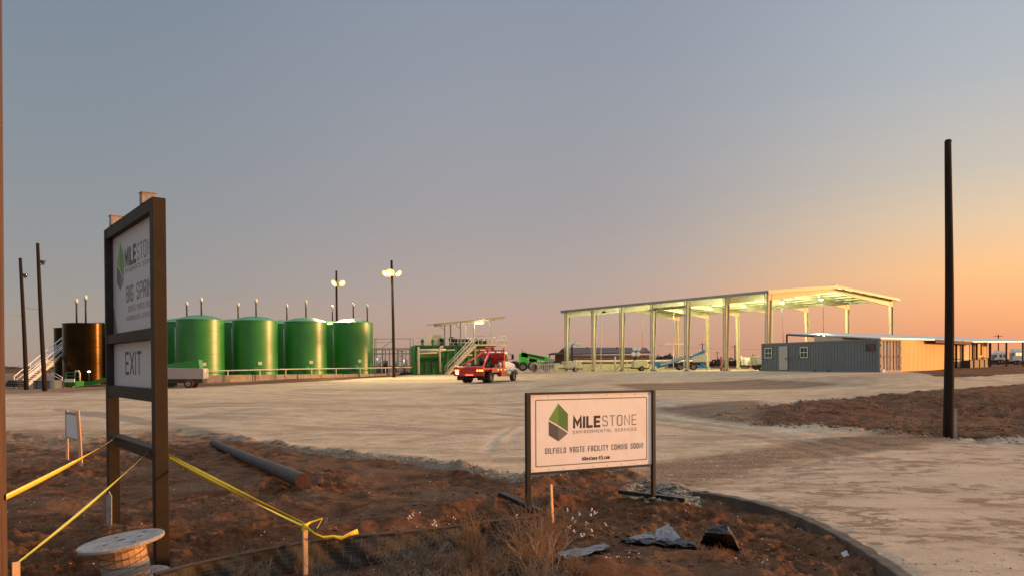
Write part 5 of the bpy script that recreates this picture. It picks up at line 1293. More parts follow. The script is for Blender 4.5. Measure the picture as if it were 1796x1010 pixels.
def boom_lift():
    Y = 96; g = gpt(1228, Y); rt = empty('boom_lift', g, 'blue boom lift with white counterweight parked under the canopy', 'boom lift')
    m = MB(); m.prism([(1214,633),(1216,624),(1225,620),(1238,617),(1241,622),(1241,634),(1216,635)], Y-.9, Y+.9, lambda u,v,w: W(u,v,w)); m.build('turntable', M_['white'], rt, bevel=.06)
    m = MB(); m.prism([(1215,622),(1228,616),(1236,612),(1237,618),(1218,624)], Y-1.0, Y+.3, lambda u,v,w: W(u,v,w)); m.build('cover_panel', M_['blue'], rt, bevel=.03)
    m = MB(); m.bar(W(1152,643,Y-1), W(1207,624,Y-1), .38,.42); m.build('lower_boom', M_['blue'], rt, bevel=.02)
    m = MB(); m.bar(W(1158,640,Y-1.2), W(1200,626.5,Y-1.2), .1,.18); m.build('boom_stripe', M_['white'], rt)
    m = MB(); m.bar(W(1203,628,Y-.5), W(1222,622,Y-.5), .3,.3); m.build('upper_boom', M_['blue'], rt)
    m = MB(); m.prism([(1148,634),(1158,634),(1158,640),(1148,642)], Y-1.6, Y-.4, lambda u,v,w: W(u,v,w)); m.build('work_basket', M_['blue'], rt)
    m = MB(); m.prism([(1200,640),(1206,636),(1214,637),(1232,641),(1232,645),(1200,645)], Y-.8, Y+.8, lambda u,v,w: W(u,v,w)); m.build('chassis', M_['blue'], rt, bevel=.03)
    for px in (1192,1216):
        for s in (-1.0,1.0): wheel(rt, W(px,642,Y+s), .5,.34,(0,-1 if s<0 else 1,0))
    m = MB(); m.prism([(1228,636),(1234,636),(1242,645),(1236,645)], Y-.8, Y+.6, lambda u,v,w: W(u,v,w)); m.build('stabiliser', M_['blue'], rt)
boom_lift()
def generator(px, Y, label, w=2.4, mt='yellow_mach'):
    g = gpt(px, Y); rt = empty('pump_trailer', g, label, 'pump trailer')
    lbox(rt, g, 'hood', mt, (0,0,1.15), (w,1.3,1.0), .15, .08); lbox(rt, g, 'chassis', 'dark', (0,0,.5), (w*1.15,1.0,.2), .15)
    m = MB(); m.tube(g+Vector((-w*.3,-.8,1.0)), g+Vector((w*.3,-.8,1.0)), .3, n=16); m.build('front_tank', M_['white'], rt)
    for s in (-.7,.7): wheel(rt, g+Vector((.5,s,.42)), .42,.25,(0,-1 if s<0 else 1,0))
    m = MB(); m.tube(g+Vector((-w*.55,-.2,.4)), g+Vector((-w*.55,-.2,1.9)), .05, n=6); m.build('hose_riser', M_['cream'], rt)
generator(1322, 100, 'pale pump trailer half hidden behind the left end of the grey container', 3.2, 'white')
generator(1330, 88, 'small machine with hoses just left of the grey container', 1.6)
# gantry post with cross bar beyond the canopy
g = gpt(1180, 120); rt = empty('cross_post', g, 'thin pale post with long cross bar seen between the canopy columns', 'post')
m = MB(); m.tube((W(1181,602,120).x,120,g.z-.1), W(1181,602,120), .07, n=6); m.build('upright', M_['cream'], rt)
m = MB(); m.tube(W(1163,602.5,120), W(1198,602.5,120), .07, n=6); m.tube(W(1169,602.5,120), W(1169,608,120), .05, n=6); m.build('cross_bar', M_['cream'], rt)
for k, (px, Y, pyt) in enumerate(((1265,92,626),(1079,95,626),(1010,95,632),(1316,95,630))):
    g = gpt(px, Y); m = MB(); m.tube((g.x,g.y,g.z-.1), (g.x,g.y,W(px,pyt,Y).z), .09 if k else .12, n=10); m.lathe([(.13,0),(.10,.08),(0,.1)], (g.x,g.y,W(px,pyt,Y).z), 10)
    tag(m.build('bollard', M_['rust' if k in (0,) else 'cream'], None, g), ('short rust red bollard right of the blue lift','slim cream bollard between middle canopy columns','slim cream bollard by the left canopy columns','slim cream bollard near the grey container')[k], 'bollard', 'bollards round the canopy')

# ================================================================== house and far things
def house():
    Y = 150; g = gpt(1060, Y); g.z = 1.45; rt = empty('ranch_house', g, 'long low tan house with grey roof far behind the canopy', 'house')
    f = lambda u,v,w: W(u,v,w)
    m = MB(); m.prism([(986,622),(1139,622),(1139,648),(986,648)], Y, Y+9, f); m.build('wall', M_['house_wall'], rt)
    m = MB(); m.prism([(975,622),(986,610.5),(998,622),(998,648),(975,648)], Y-.6, Y+9, f); m.build('gable_wing', M_['brown_wood'], rt)
    z0 = W(1000,622.5,Y-.8); 
    a = W(984,622,Y-.9); b = W(1141,619,Y-.9); c = W(1133,611,Y+5); d = W(988,611,Y+5)
    m = MB(); up = V*.25; m.add([a,b,c,d,a+up,b+up,c+up,d+up], [(3,2,1,0),(4,5,6,7),(0,1,5,4),(1,2,6,5),(2,3,7,6),(3,0,4,7)]); m.build('roof', M_['house_roof'], rt)
    a = W(962,622.5,Y-3); b = W(986,621,Y-3); c = W(986,619,Y); d = W(966,620.5,Y)
    m = MB(); m.add([a,b,c,d,a+up,b+up,c+up,d+up], [(3,2,1,0),(4,5,6,7),(0,1,5,4),(1,2,6,5),(2,3,7,6),(3,0,4,7)]); m.build('porch_roof', M_['brown_wood'], rt)
    for px in (964,974): m = MB(); m.bar(W(px,622,Y-2.9), W(px,646,Y-2.9), .2,.2); m.build('porch_post', M_['brown_wood'], rt)
    for px, w in ((1024,9),(1060,8),(1072,3),(1125,8),(1005,6)):
        m = MB(); m.prism([(px,623.5),(px+w,623.5),(px+w,627.5),(px,627.5)], Y-.12, Y-.01, f); wd = m.build('window', M_['glass'], rt)
        m = MB(); m.prism([(px-.8,623),(px+w+.8,623),(px+w+.8,623.6),(px-.8,623.6)], Y-.2, Y-.0, f); m.prism([(px-.8,627.4),(px+w+.8,627.4),(px+w+.8,628.1),(px-.8,628.1)], Y-.2, Y-.0, f); m.build('window_frame', M_['tan_panel'], wd)
    for px in (1030,1082): m = MB(); m.bar(W(px,612,Y+4), W(px,608,Y+4), .25,.25); m.build('roof_vent', M_['dark'], rt)
house()
def shed_far():
    Y = 170; f = lambda u,v,w: W(u,v,w)
    for (px0, px1, pyt, lab, mt) in ((1155,1172,628,'small pale shed far off behind the blue lift','tan_panel'),):
        g = gpt((px0+px1)/2, Y); rt = empty('far_shed', g, lab, 'shed')
        m = MB(); m.prism([(px0,648),(px0,pyt+2),(px1,pyt+2),(px1,648)], Y, Y+6, f); m.build('wall', M_[mt], rt)
        m = MB(); m.prism([(px0-1,pyt+2),((px0+px1)/2,pyt-2),(px1+1,pyt+2)], Y-.3, Y+6.3, f); m.build('roof', M_['house_roof'], rt)
shed_far()
# far utility poles
for k, (px, Y, pyt, lab) in enumerate(((1289,190,604,'distant utility pole between the canopy columns'),(1232,230,601,'distant utility pole with crossarm behind the blue lift'),(1718,160,0,None),(1320,300,620,'tiny distant utility pole near the grey container'),
        (1751,200,586,'tiny utility pole just above the awning at the far right'),(1258,330,616,'tiny distant pole beside the dark canopy column'))):
    if not lab: continue
    g = gpt(px, Y); t = W(px, pyt, Y); rt = empty('utility_pole', g, lab, 'utility pole', 'distant utility poles')
    m = MB(); m.tube(g-V*.3, t, .17, .12, 8); m.build('pole', M_['wood_pole'], rt)
    m = MB(); m.bar(t-V*.5+Vector((-1.1,0,0)), t-V*.5+Vector((1.1,0,0)), .12,.12); m.build('crossarm', M_['wood_pole'], rt)
# telephone wire across
wire(W(1155,605,231), W(1420,607,300), 1.2, 'faint distant power line beyond the canopy', .03)

# distant tree and brush line: one far-off mass
def far_brush():
    rg = np.random.RandomState(5); vs = []; fs = []
    def cl(px, Y, h, wd, n):
        g = W(px, 640, Y); z0 = float(base_h(g.x, Y))
        for _ in range(n):
            a = rg.uniform(0, 2*math.pi); r = rg.uniform(0,1)**.5; t = rg.uniform(0,1)
            c = Vector((g.x+math.cos(a)*r*wd*(1.1-.5*t), Y+math.sin(a)*r*wd*.6, z0+h*t*(1-.25*r)))
            s = rg.uniform(.25,.6); u = Vector(rg.normal(size=3)).normalized()*s; v = u.cross(Vector(rg.normal(size=3))).normalized()*s
            b = len(vs); vs.extend([c-u,c+v*.7,c+u,c-v*.7]); fs.append((b,b+1,b+2,b+3))
    for k in range(60): cl(rg.uniform(1095,1345), rg.uniform(260,380), rg.uniform(1.2,4.2), rg.uniform(2.5,6), 110)
    for k in range(14): cl(rg.uniform(1150,1175), rg.uniform(240,270), rg.uniform(3,5), rg.uniform(2,4), 110)
    for k in range(50): cl(rg.uniform(1680,1900), rg.uniform(260,420), rg.uniform(1.0,3.2), rg.uniform(2.5,6), 90)
    for k in range(40): cl(rg.uniform(880,1000), rg.uniform(280,420), rg.uniform(1,3.5), rg.uniform(2.5,6), 90)
    for k in range(60): cl(rg.uniform(-100,180), rg.uniform(500,800), rg.uniform(1,3.0), rg.uniform(5,12), 60)
    m = MB(); m.v = [tuple(v) for v in vs]; m.f = fs; m.sm = [False]*len(fs); m.mi = [0]*len(fs)
    tag(m.build('distant_brush', M_['leaf']), 'low dark line of far-off brush and trees along the horizon', 'brush', kind='stuff')
far_brush()

# ================================================================== right side: container, ochre building, awning, trailers
def corrug(m, p, q, z0, z1, depth, out, pitch=.28, amp=.036):
    """trapezoid corrugated wall from p to q; out is the outward normal"""
    d = q-p; L = d.length; d.normalize(); n = int(L/pitch); vs = []; 
    prof = []
    for k in range(n):
        u = k*L/n; s = L/n; prof += [(u,0),(u+s*.32,0),(u+s*.5,-amp),(u+s*.82,-amp)]
    prof.append((L,0))
    for u, o in prof: b = p+d*u+out*o; vs += [(b.x,b.y,z0),(b.x,b.y,z1)]
    m.add(vs, [(2*i,2*i+2,2*i+3,2*i+1) for i in range(len(prof)-1)])
def container():
    Yn, Yf = 56.0, 67.5
    a = W(1543,654,Yn); a.z = 0; b = W(1336,650,Yf); b.z = 0
    Lv = (b-a).normalized(); On = Vector((-Lv.y, Lv.x, 0))      # outward normal of the long side (towards camera-left)
    if On.y > 0: On = -On
    Wv = -On; Wd = 2.44; c_b = W(1576,654,Yn+.8); 
    z0 = 1.68; zt = W(1543,594,Yn).z; Lg = (b-a).length; H = zt-z0
    # end direction from the photograph
    E = (W(1576,650,Yn+.95)-a); E.z = 0; Wd = 2.3; E = E.normalized(); 
    if abs(E.dot(Lv)) > .4: pass
    E = Wv
    g = a+Lv*Lg/2+E*Wd/2; g.z = z0
    rt = empty('office_container', g, 'long blue grey corrugated container office with white door, windows and beige end doors', 'container')
    rz = math.atan2(Lv.y, Lv.x)
    m = MB(); corrug(m, a+Lv*.12, b-Lv*.12, z0+.16, zt-.12, .04, On); 
    corrug(m, b+E*Wd-Lv*.12, a+E*Wd+Lv*.12, z0+.16, zt-.12, .04, E); corrug(m, b+E*.1, b+E*(Wd-.1), z0+.16, zt-.12, .04, Lv)
    wl = m.build('side_wall', M_['grey_paint'], rt)
    m = MB(); m.box(a+Lv*Lg/2+E*Wd/2+V*(zt-.05), (Lg-.1,Wd-.1,.06), rz); m.build('roof', M_['grey_paint'], rt)
    for e, o in ((a,0),(b,0),(a+E*Wd,0),(b+E*Wd,0)):
        m = MB(); q = e+(Lv if (e-a).length < 3 else -Lv)*.06 + (E*.06 if abs((e-a).dot(E)) < .5 else -E*.06); m.box((q.x,q.y,(z0+zt)/2), (.16,.16,H), rz); m.build('corner_post', M_['grey_paint'], rt)
    for e in (a+E*.05, a+E*(Wd-.05)):
        for z, h in ((z0+.09,.17),(zt-.05,.13)):
            m = MB(); f = e+Lv*Lg; m.bar((e.x,e.y,z),(f.x,f.y,z),.13,h); m.build('side_rail', M_['grey_paint'], rt)
    for f_ in (.40,.545):
        p = a+Lv*Lg*f_*1.0-On*-.02; 
    def upx(px):
        lo, hi = 0, Lg
        for _ in range(30):
            mid = (lo+hi)/2; p = a+Lv*mid; v = CMI @ Vector((p.x,p.y,2.4)); x = 898+FPX*v.x/-v.z
            lo, hi = (mid, hi) if x > px else (lo, mid)
        return lo
    def onwall(px0, px1, z_a, z_b, off, th, mt, nm, par=None, bv=0):
        u0, u1 = upx(px1), upx(px0); c = a+Lv*((u0+u1)/2)+On*(off+th/2); c.z = (z_a+z_b)/2
        m = MB(); m.box(c, (abs(u1-u0), th, z_b-z_a), rz); return m.build(nm, mt if not isinstance(mt,str) else M_[mt], par or rt, bevel=bv)
    def zz(py, px): 
        u = upx(px); p = a+Lv*u; return W(px, py, p.y).z
    dr = onwall(1367,1382,z0+.17,zz(606.5,1374),.02,.05,'door_white','door',bv=.01)
    onwall(1378.8,1380.3,z0+1.1,z0+1.2,.075,.05,'dark','door_handle',dr)
    for x0_, x1_, yt, yb in ((1342,1354.5,609.5,627.5),(1404,1417.5,608,627)):
        za, zb_ = zz(yb,(x0_+x1_)/2), zz(yt,(x0_+x1_)/2)
        w = onwall(x0_,x1_,za,zb_,.02,.04,'white','window',bv=.005)
        xm = (x0_+x1_)/2; zm = (za+zb_)/2; t = (zb_-za)*.07; tx = (x1_-x0_)*.08
        for xa, xb in ((x0_+tx,xm-tx*.3),(xm+tx*.3,x1_-tx)):
            for z1_, z2_ in ((za+t,zm-t*.4),(zm+t*.4,zb_-t)): onwall(xa,xb,z1_,z2_,.062,.004,'glass','pane',w)
    s = onwall(1518.5,1535,zz(614.5,1527),zz(602.5,1527),.02,.03,'dark','notice_panel')
    # pale illegible marks on the panel
    for k, (x0_,x1_,yy) in enumerate(((1524,1533,605.5),(1527,1534,609),(1530,1534,612))):
        onwall(x0_,x1_,zz(yy+.5,1528),zz(yy-.5,1528),.052,.003,'rust','faded_stripe',s)
    m = MB(); u = upx(1400); p = a+Lv*u+On*.03; 
    m.path([p+V*(z0+1.25), p+Lv*1.0+V*(z0+1.15)+On*.02, p+Lv*2.2+V*(z0+.95)+On*.02], .012, 5); m.build('cable', M_['dark'], rt)
    m = MB(); p = a+Lv*upx(1401)+On*.08; m.box((p.x,p.y,z0+1.35),(.2,.12,.28),rz); m.build('meter_box', M_['grey_paint'], rt)
    for u in (Lg*.385,Lg*.50):
        m = MB(); p = a+Lv*u+On*.068; m.box((p.x,p.y,z0+.09),(.36,.01,.11),rz); m.build('forklift_pocket', M_['dark'], rt)
    # end doors
    for k in range(2):
        p = a+E*(.12+k*(Wd-.24)/2); q = a+E*(.12+(k+1)*(Wd-.24)/2-.02); m = MB(); corrug(m, p-Lv*.02, q-Lv*.02, z0+.16, zt-.12, .04, -Lv, pitch=.27, amp=.03)
        dr = m.build('end_door', M_['beige_cont'], rt)
        for uu in (.30,.78):
            r = p.lerp(q,uu)-Lv*.06; m = MB(); m.tube((r.x,r.y,z0+.1),(r.x,r.y,zt-.08),.022,n=6); br = m.build('lock_bar', M_['rust' if k else 'beige_cont'], dr)
            m = MB(); m.box((r.x,r.y,z0+1.2),(.05,.16,.05),rz); m.build('handle', M_['dark'], br)
        for z in (z0+.5,z0+1.3,z0+2.1):
            r = p.lerp(q,(0.03 if k == 0 else .97))-Lv*.04; m = MB(); m.box((r.x,r.y,z),(.05,.12,.14),rz); m.build('hinge', M_['beige_cont'], dr)
    m = MB(); m.bar(a+E*.06+V*(z0+.09)-Lv*.0, a+E*(Wd-.06)+V*(z0+.09)-Lv*.0, .14,.18); m.build('end_sill', M_['beige_cont'], rt)
    m = MB(); m.bar(a+E*.06+V*(zt-.05)-Lv*.0, a+E*(Wd-.06)+V*(zt-.05)-Lv*.0, .14,.14); m.build('end_header', M_['beige_cont'], rt)
    m = MB(); p = a-Lv*.3+On*.05; m.box((p.x,p.y,z0+.08),(.22,.22,.34),rz)
    tag(m.build('white_bucket', M_['white'], None, (p.x,p.y,z0)), 'small white block on the ground at the container corner', 'block')
    return a+E*Wd, Lv, E, z0, zt
corner, CL, CE, cz0, czt = container()
def px_on(p0, d, px):
    lo, hi = 0, 80
    for _ in range(40):
        mid = (lo+hi)/2; p = p0+d*mid; v = CMI @ Vector((p.x,p.y,2.4)); x = 898+FPX*v.x/-v.z
        lo, hi = (mid, hi) if x < px else (lo, mid)
    return lo
def ochre():
    a = W(1577,650,57.6); a.z = 0; b = W(1735,650,80); b.z = 0
    d = (b-a).normalized(); Nn = Vector((d.y,-d.x,0)); Lg = (b-a).length; rz = math.atan2(d.y,d.x)
    if Nn.y > 0: Nn = -Nn
    g = (a+b)/2-Nn*2; g.z = 1.75
    rt = empty('yard_building', g, 'low ochre clad building glowing orange beside the grey container', 'building')
    za0, za1 = 1.68, W(1735,643,80).z; zt0 = W(1577,594.5,57.6).z; zt1 = W(1735,597.5,80).z
    def pt(u, off, f):       # f 0 bottom, 1 top
        s = u/Lg; z = (za0+(za1-za0)*s)*(1-f)+(zt0+(zt1-zt0)*s)*f; p = a+d*u+Nn*off; return Vector((p.x,p.y,z))
    def slab(u0, u1, f0, f1, off, th, mt, nm, par=None):
        P = [pt(u,o,f) for o in (off,off+th) for u,f in ((u0,f0),(u1,f0),(u1,f1),(u0,f1))]
        m = MB(); m.add(P, [(0,1,2,3),(7,6,5,4),(0,4,5,1),(1,5,6,2),(2,6,7,3),(3,7,4,0)]); return m.build(nm, M_[mt] if isinstance(mt,str) else mt, par or rt)
    u1 = px_on(a,d,1668)
    slab(0,u1,0,1.0,-.1,.1,'ochre','ochre_wall'); slab(u1,Lg,0,1.0,-.28,.1,'tan_panel','tan_wall')
    slab(0,Lg,-.25,0,-3.5,3.4,'concrete','floor_slab'); slab(0,Lg,0,1,-4.0,.1,'tan_panel','rear_wall'); slab(Lg-.1,Lg,0,1,-3.88,3.58,'tan_panel','end_wall')
    u = .0
    while u < u1: slab(u,u+.02,0,1.0,.001,.006,'ochre','panel_seam'); u += 1.22
    for px, w in ((1677,.22),(1688,.3),(1713,.28),(1736,.2)):
        u = px_on(a,d,px); slab(u,u+w,0,1,-.1,.16,'brown_wood','timber_post')
    w0, w1 = px_on(a,d,1716), px_on(a,d,1726)
    wd = slab(w0,w1,.42,.93,-.17,.05,'tan_panel','window'); slab(w0+.2,(w0+w1)/2-.05,.46,.89,-.118,.01,'glass','pane',wd); slab((w0+w1)/2+.05,w1-.2,.46,.89,-.118,.01,'glass','pane',wd)
    slab(px_on(a,d,1703),px_on(a,d,1705),0,1,-.16,.1,'tan_panel','door_frame'); slab(px_on(a,d,1691),px_on(a,d,1702),.02,.93,-.17,.06,'beige_cont','door'); 
    slab(px_on(a,d,1670),Lg,.33,.36,-.17,.05,'brown_wood','chair_rail'); slab(px_on(a,d,1725),px_on(a,d,1728),.0,.4,-.17,.06,'brown_wood','lower_post')
    for k, (p0, p1) in enumerate(((1674,1679),(1682,1690),(1692,1699),(1701,1706))):
        u = px_on(a,d,p0); v = px_on(a,d,p1); c = a+d*((u+v)/2)+Nn*1.0; z = 1.78+.1*k/3
        m = MB(); m.box((c.x,c.y,z+.42),(v-u,.6,.85),rz); o = m.build('steel_drum_box', M_['dark'], None, (c.x,c.y,z), bevel=.02)
        tag(o, ('leftmost dark crate','second dark crate','third dark crate','rightmost dark crate')[k]+' standing under the awning of the ochre building', 'crate', 'dark crates under the awning')
    # deck and awning
    rw = empty('awning_roof', (a+d*10+Nn*2).to_tuple(), 'wide flat metal awning roof on thin posts spanning the container and ochre building', 'awning')
    P0 = W(1380,585.8,74); P1 = W(1446,584.2,76); P2 = W(1796,596.8,84); P2b = W(1850,598.6,84)
    F0 = W(1545,594.2,57.0); F1 = W(1640,596.0,62.5); F2 = W(1705,600.2,73); 
    top = [P0, F0, F1, F2, P2b, P1]; m = MB(); n = len(top); 
    m.add([p for p in top]+[p+V*.10 for p in top], [tuple(range(n)), tuple(range(n,2*n))[::-1]]+[(k,n+k,n+(k+1)%n,(k+1)%n) for k in range(n)]); m.build('roof_sheet', M_['roof_tin'], rw)
    m = MB(); m.bar(P0-V*.06, F0-V*.06, .08,.14); m.build('edge_channel', M_['brown_wood'], rw)
    m = MB(); m.bar(W(1640,597.5,62.5), W(1706,601.5,73), .10,.30); m.build('edge_beam', M_['brown_wood'], rw)
    m = MB(); m.bar(W(1706,600.5,73), W(1796,599.2,80), .07,.12); m.build('edge_beam', M_['brown_wood'], rw)
    for k in range(9):
        f = k/8; p = F1.lerp(F2,f)-V*.16; q = p-Nn*1.4; m = MB(); m.bar(p-Nn*.0+Nn*.05, q, .06,.12); m.build('rafter_tail', M_['brown_wood'], rw)
    for px, Y, pyt, pyb in ((1380,74,586,640),(1688.5,70,598,650),(1706,72.5,600,650),(1737,79,598.5,645),(1765,80,598.5,643),(1794,81,598,642)):
        t = W(px,pyt,Y); bz = min(W(px,pyb,Y).z, GH(t.x,Y)); m = MB(); m.bar((t.x,t.y,bz-.1), t, .13,.13); m.build('awning_post', M_['brown_wood'], rw)
    # olive board wall that shows above the container
    q0 = W(1428,589,66); q1 = W(1545,594.6,59)
    m = MB(); lo = 2.2; m.add([(q0.x,q0.y,lo),(q1.x,q1.y,lo),tuple(q1),tuple(q0),(q0.x+.1,q0.y+.1,lo),(q1.x+.1,q1.y+.1,lo),tuple(q1+Vector((.1,.1,0))),tuple(q0+Vector((.1,.1,0)))], [(0,1,2,3),(7,6,5,4),(0,4,5,1),(1,5,6,2),(2,6,7,3),(3,7,4,0)])
    m.build('gable_infill', M_['tan_panel'], rw)
    p = W(1445,588,65.5); r3 = empty('awning_lamp', p, 'small lit lamp on the awning edge above the grey container', 'lamp')
    m = MB(); m.lathe([(0,-.05),(.05,-.03),(.06,.02)], p, 12); m.build('lens', E_TUBE, r3); m = MB(); m.lathe([(.13,.02),(.08,.1),(0,.1)], p, 12); m.build('housing', M_['galv'], r3)
ochre()
def rv(px0, px1, pyt, pyb, Y, label, lit):
    f = lambda u,v,w: W(u,v,w); g = gpt((px0+px1)/2, Y); rt = empty('camper_trailer', g, label, 'camper trailer', 'camper trailers beyond the awning')
    m = MB(); w = px1-px0; m.prism([(px0,pyb),(px0,pyt+3.5),(px0+w*.1,pyt+1.2),(px0+w*.4,pyt),(px1-1,pyt),(px1,pyt+1),(px1,pyb)], Y, Y+2.6, f); m.build('body', M_['white'], rt, bevel=.05)
    m = MB(); m.prism([(px0+2,pyb),(px1-1,pyb),(px1-1,pyb+2.5),(px0+2,pyb+2.5)], Y+.3, Y+2.3, f); m.build('underframe', M_['dark'], rt)
    for k, fx_ in enumerate((.3,.62,.86)):
        m = MB(); x = px0+w*fx_; m.prism([(x-2,pyt+4),(x+2,pyt+4),(x+2,pyt+9),(x-2,pyt+9)], Y-.06, Y-.01, f); m.build('window', E_WIN if lit and k else M_['glass'], rt)
    m = MB(); x = px0+w*.08; m.prism([(x,pyt+5),(x+4,pyt+5),(x+4,pyb-1),(x,pyb-1)], Y-.06, Y-.01, f); m.build('door', M_['ink_pale' if lit else 'grey_paint'], rt)
    for x in (px0+w*.5, px0+w*.68): wheel(rt, W(x,pyb+2.2,Y-.1), .38,.25,(0,-1,0))
    m = MB(); m.box(W((px0+px1)/2,pyt-1,Y+1.2),(1.2,.8,.3)); m.build('roof_unit', M_['white'], rt)
rv(1770,1793,614,633,118,'pale camper trailer with warm lit windows between the awning posts', True)
rv(1738,1766,617,631,135,'grey camper trailer in shade left of the lit window camper', False)
rv(1800,1840,615,633,125,'camper trailer at the right picture edge', False)
# ================================================================== foreground plants, litter, rocks
def twig_tube(m, P, r0, r1):
    n = len(P); vs = []
    for i, p in enumerate(P):
        r = r0+(r1-r0)*i/(n-1)
        for k in range(3): a = 2.1*k; vs.append((p[0]+r*math.cos(a), p[1]+r*math.sin(a)*.7, p[2]+r*.7*math.sin(a)))
    m.add(vs, [(3*i+k, 3*i+(k+1)%3, 3*i+3+(k+1)%3, 3*i+3+k) for i in range(n-1) for k in range(3)])
def shrub(name, c, h, w, n, mt, label, curl=.5, group='dry weeds in the foreground', upright=.5, seed=0, r=.0050, fork=4):
    rg = random.Random(seed*13+5); m = MB(); c = Vector(c)
    for k in range(n):
        a = rg.uniform(0, 6.28); lean = rg.uniform(.1,1)**.7*(1-upright)*1.6
        d = Vector((math.cos(a)*lean, math.sin(a)*lean, 1)).normalized(); p = c+Vector((rg.gauss(0,w*.12), rg.gauss(0,w*.12), -.02)); L = h*rg.uniform(.5,1.05)
        P = [p]; ns = 6
        for i in range(ns):
            d = (d+Vector((rg.gauss(0,curl*.3), rg.gauss(0,curl*.3), rg.gauss(.05,curl*.25)))).normalized(); P.append(P[-1]+d*L/ns)
        twig_tube(m, P, r, r*.35)
        for f in range(fork):
            i = rg.randint(2, ns-1); q = P[i]; dd = (d+Vector((rg.gauss(0,.6), rg.gauss(0,.6), rg.gauss(.2,.4)))).normalized(); Q = [q]
            for _ in range(3):
                dd = (dd+Vector((rg.gauss(0,curl*.5), rg.gauss(0,curl*.5), rg.gauss(.03,curl*.3)))).normalized(); Q.append(Q[-1]+dd*L*.13)
            twig_tube(m, Q, r*.6, r*.25)
    o = m.build(name, M_[mt], None, c); return tag(o, label, 'weed', group)
def at_px(px, py, Y=None):
    if Y: p = W(px, py, Y); return Vector((p.x, Y, GH(p.x, Y)))
    return GW(px, py)
sh = [(700,8.0,.42,.5,46,'twig_g',.9,.15,'tangled grey brush, leftmost of the weeds at the black fence'),
      (745,8.3,.50,.6,50,'twig_g',1.0,.1,'sprawling grey brush second from the left at the black fence'),
      (790,8.1,.46,.5,44,'twig',.8,.3,'brown tangled weed left of the orange grass clump'),
      (828,8.2,.62,.25,60,'twig_o',.25,.82,'upright orange dry grass clump in front of the black fence'),
      (862,8.0,.40,.5,46,'twig',.7,.3,'brown weed just right of the orange grass clump'),
      (905,8.4,.62,.4,44,'twig',.5,.62,'tall brown stalky weed below the left skid of the low sign'),
      (932,8.1,.60,.4,52,'twig_o',.45,.6,'orange tinted weed fanning out at the end of black fence'),
      (965,8.5,.62,.35,44,'twig',.5,.6,'stalky brown weed just right of the fence end'),
      (940,7.7,.35,.6,60,'twig_g',.8,.3,'low grey weed at the bottom edge under the fence end'),
      (730,7.5,.36,.7,60,'twig_g',1.0,.1,'low grey brush at the bottom edge under the black fence'),
      (830,7.5,.40,.7,70,'twig',.7,.4,'low brown brush at the bottom edge under the orange clump'),
      (1240,8.75,.22,.3,26,'twig',.7,.4,'small brown weed before the black plastic heap'),
      (1310,8.9,.14,.2,16,'twig',.7,.4,'small weed right of the black plastic heap'),
      (1000,8.0,.22,.4,34,'twig',.8,.3,'small brown weed beside the torn grey plastic'),
      (450,7.9,.26,.3,26,'twig_g',.6,.6,'thin weed against the left stretch of the fence'),
      (420,7.8,.22,.3,22,'twig_g',.6,.6,'thin weed at the bottom left of the fence'),
      (560,8.2,.22,.4,26,'twig_g',.6,.5,'thin weed just right of the fence stake'),
      (610,8.0,.20,.4,26,'twig_g',.8,.3,'low thin weed midway along the fence'),
      (1340,8.5,.10,.3,14,'twig',.8,.3,'sparse weed on the bare soil near the driveway edge')]
for i, (px, Y, h, n, lab) in enumerate(((722,7.9,.42,16,'gnarled bare grey branches rising left of the fence weeds'),(768,8.2,.44,15,'gnarled bare branches spreading between the grey brush weeds'),
        (918,8.15,.62,14,'stout forked dry stalks below the low sign'),(955,8.1,.50,12,'stout forked dry stalks at the end of the black fence'),(690,7.6,.30,12,'low bare branches at the bottom edge left of the weeds'))):
    shrub('dry_branch', at_px(px, 900, Y), h, .5, n, 'branch', lab, .95 if i not in (2,3) else .45, upright=.15 if i not in (2,3) else .55, seed=50+i, r=.0085, fork=5)
for i, (px, Y, h, w, n, mt, curl, upr, lab) in enumerate(sh):
    shrub('dry_weed', at_px(px, 900, Y), h*1.15, w*1.25, int(n*(.8 if mt == 'twig_o' else 1.5)), mt, lab, curl, upright=upr, seed=i)
# fine stubble on the soil: uncountable
rg = random.Random(77); m = MB(); cnt = 0
nrg = np.random.RandomState(77); PX = nrg.uniform(-40,1450,9000); PY = nrg.uniform(800,1010,9000); k_ = nrg.rand(9000) > .75; PX[k_] = nrg.uniform(1330,1800,k_.sum()); PY[k_] = nrg.uniform(690,770,k_.sum())
gx, gy = GPV(PX, PY); ok = (gy < 40) & (sdist(YARD, gx, gy) < -.15); gx = gx[ok][:5000]; gy = gy[ok][:5000]; gzz = base_h(gx,gy)+micro(gx,gy)
for X0, Y0, Z0 in zip(gx.tolist(), gy.tolist(), gzz.tolist()):
    g = (X0, Y0)
    cnt += 1; z = Z0; h = rg.uniform(.02,.08)*(1 if rg.random() < .9 else 2.0); P = [Vector((g[0],g[1],z-.01))]; d = Vector((rg.gauss(0,.5), rg.gauss(0,.5), 1))
    for _ in range(3): d += Vector((rg.gauss(0,.3),rg.gauss(0,.3),0)); P.append(P[-1]+d.normalized()*h/3)
    twig_tube(m, P, .0016 if g[1] < 14 else .003, .0008)
tag(m.build('dry_stubble', M_['twig']), 'sparse dry stubble over the red soil', 'stubble', kind='stuff')

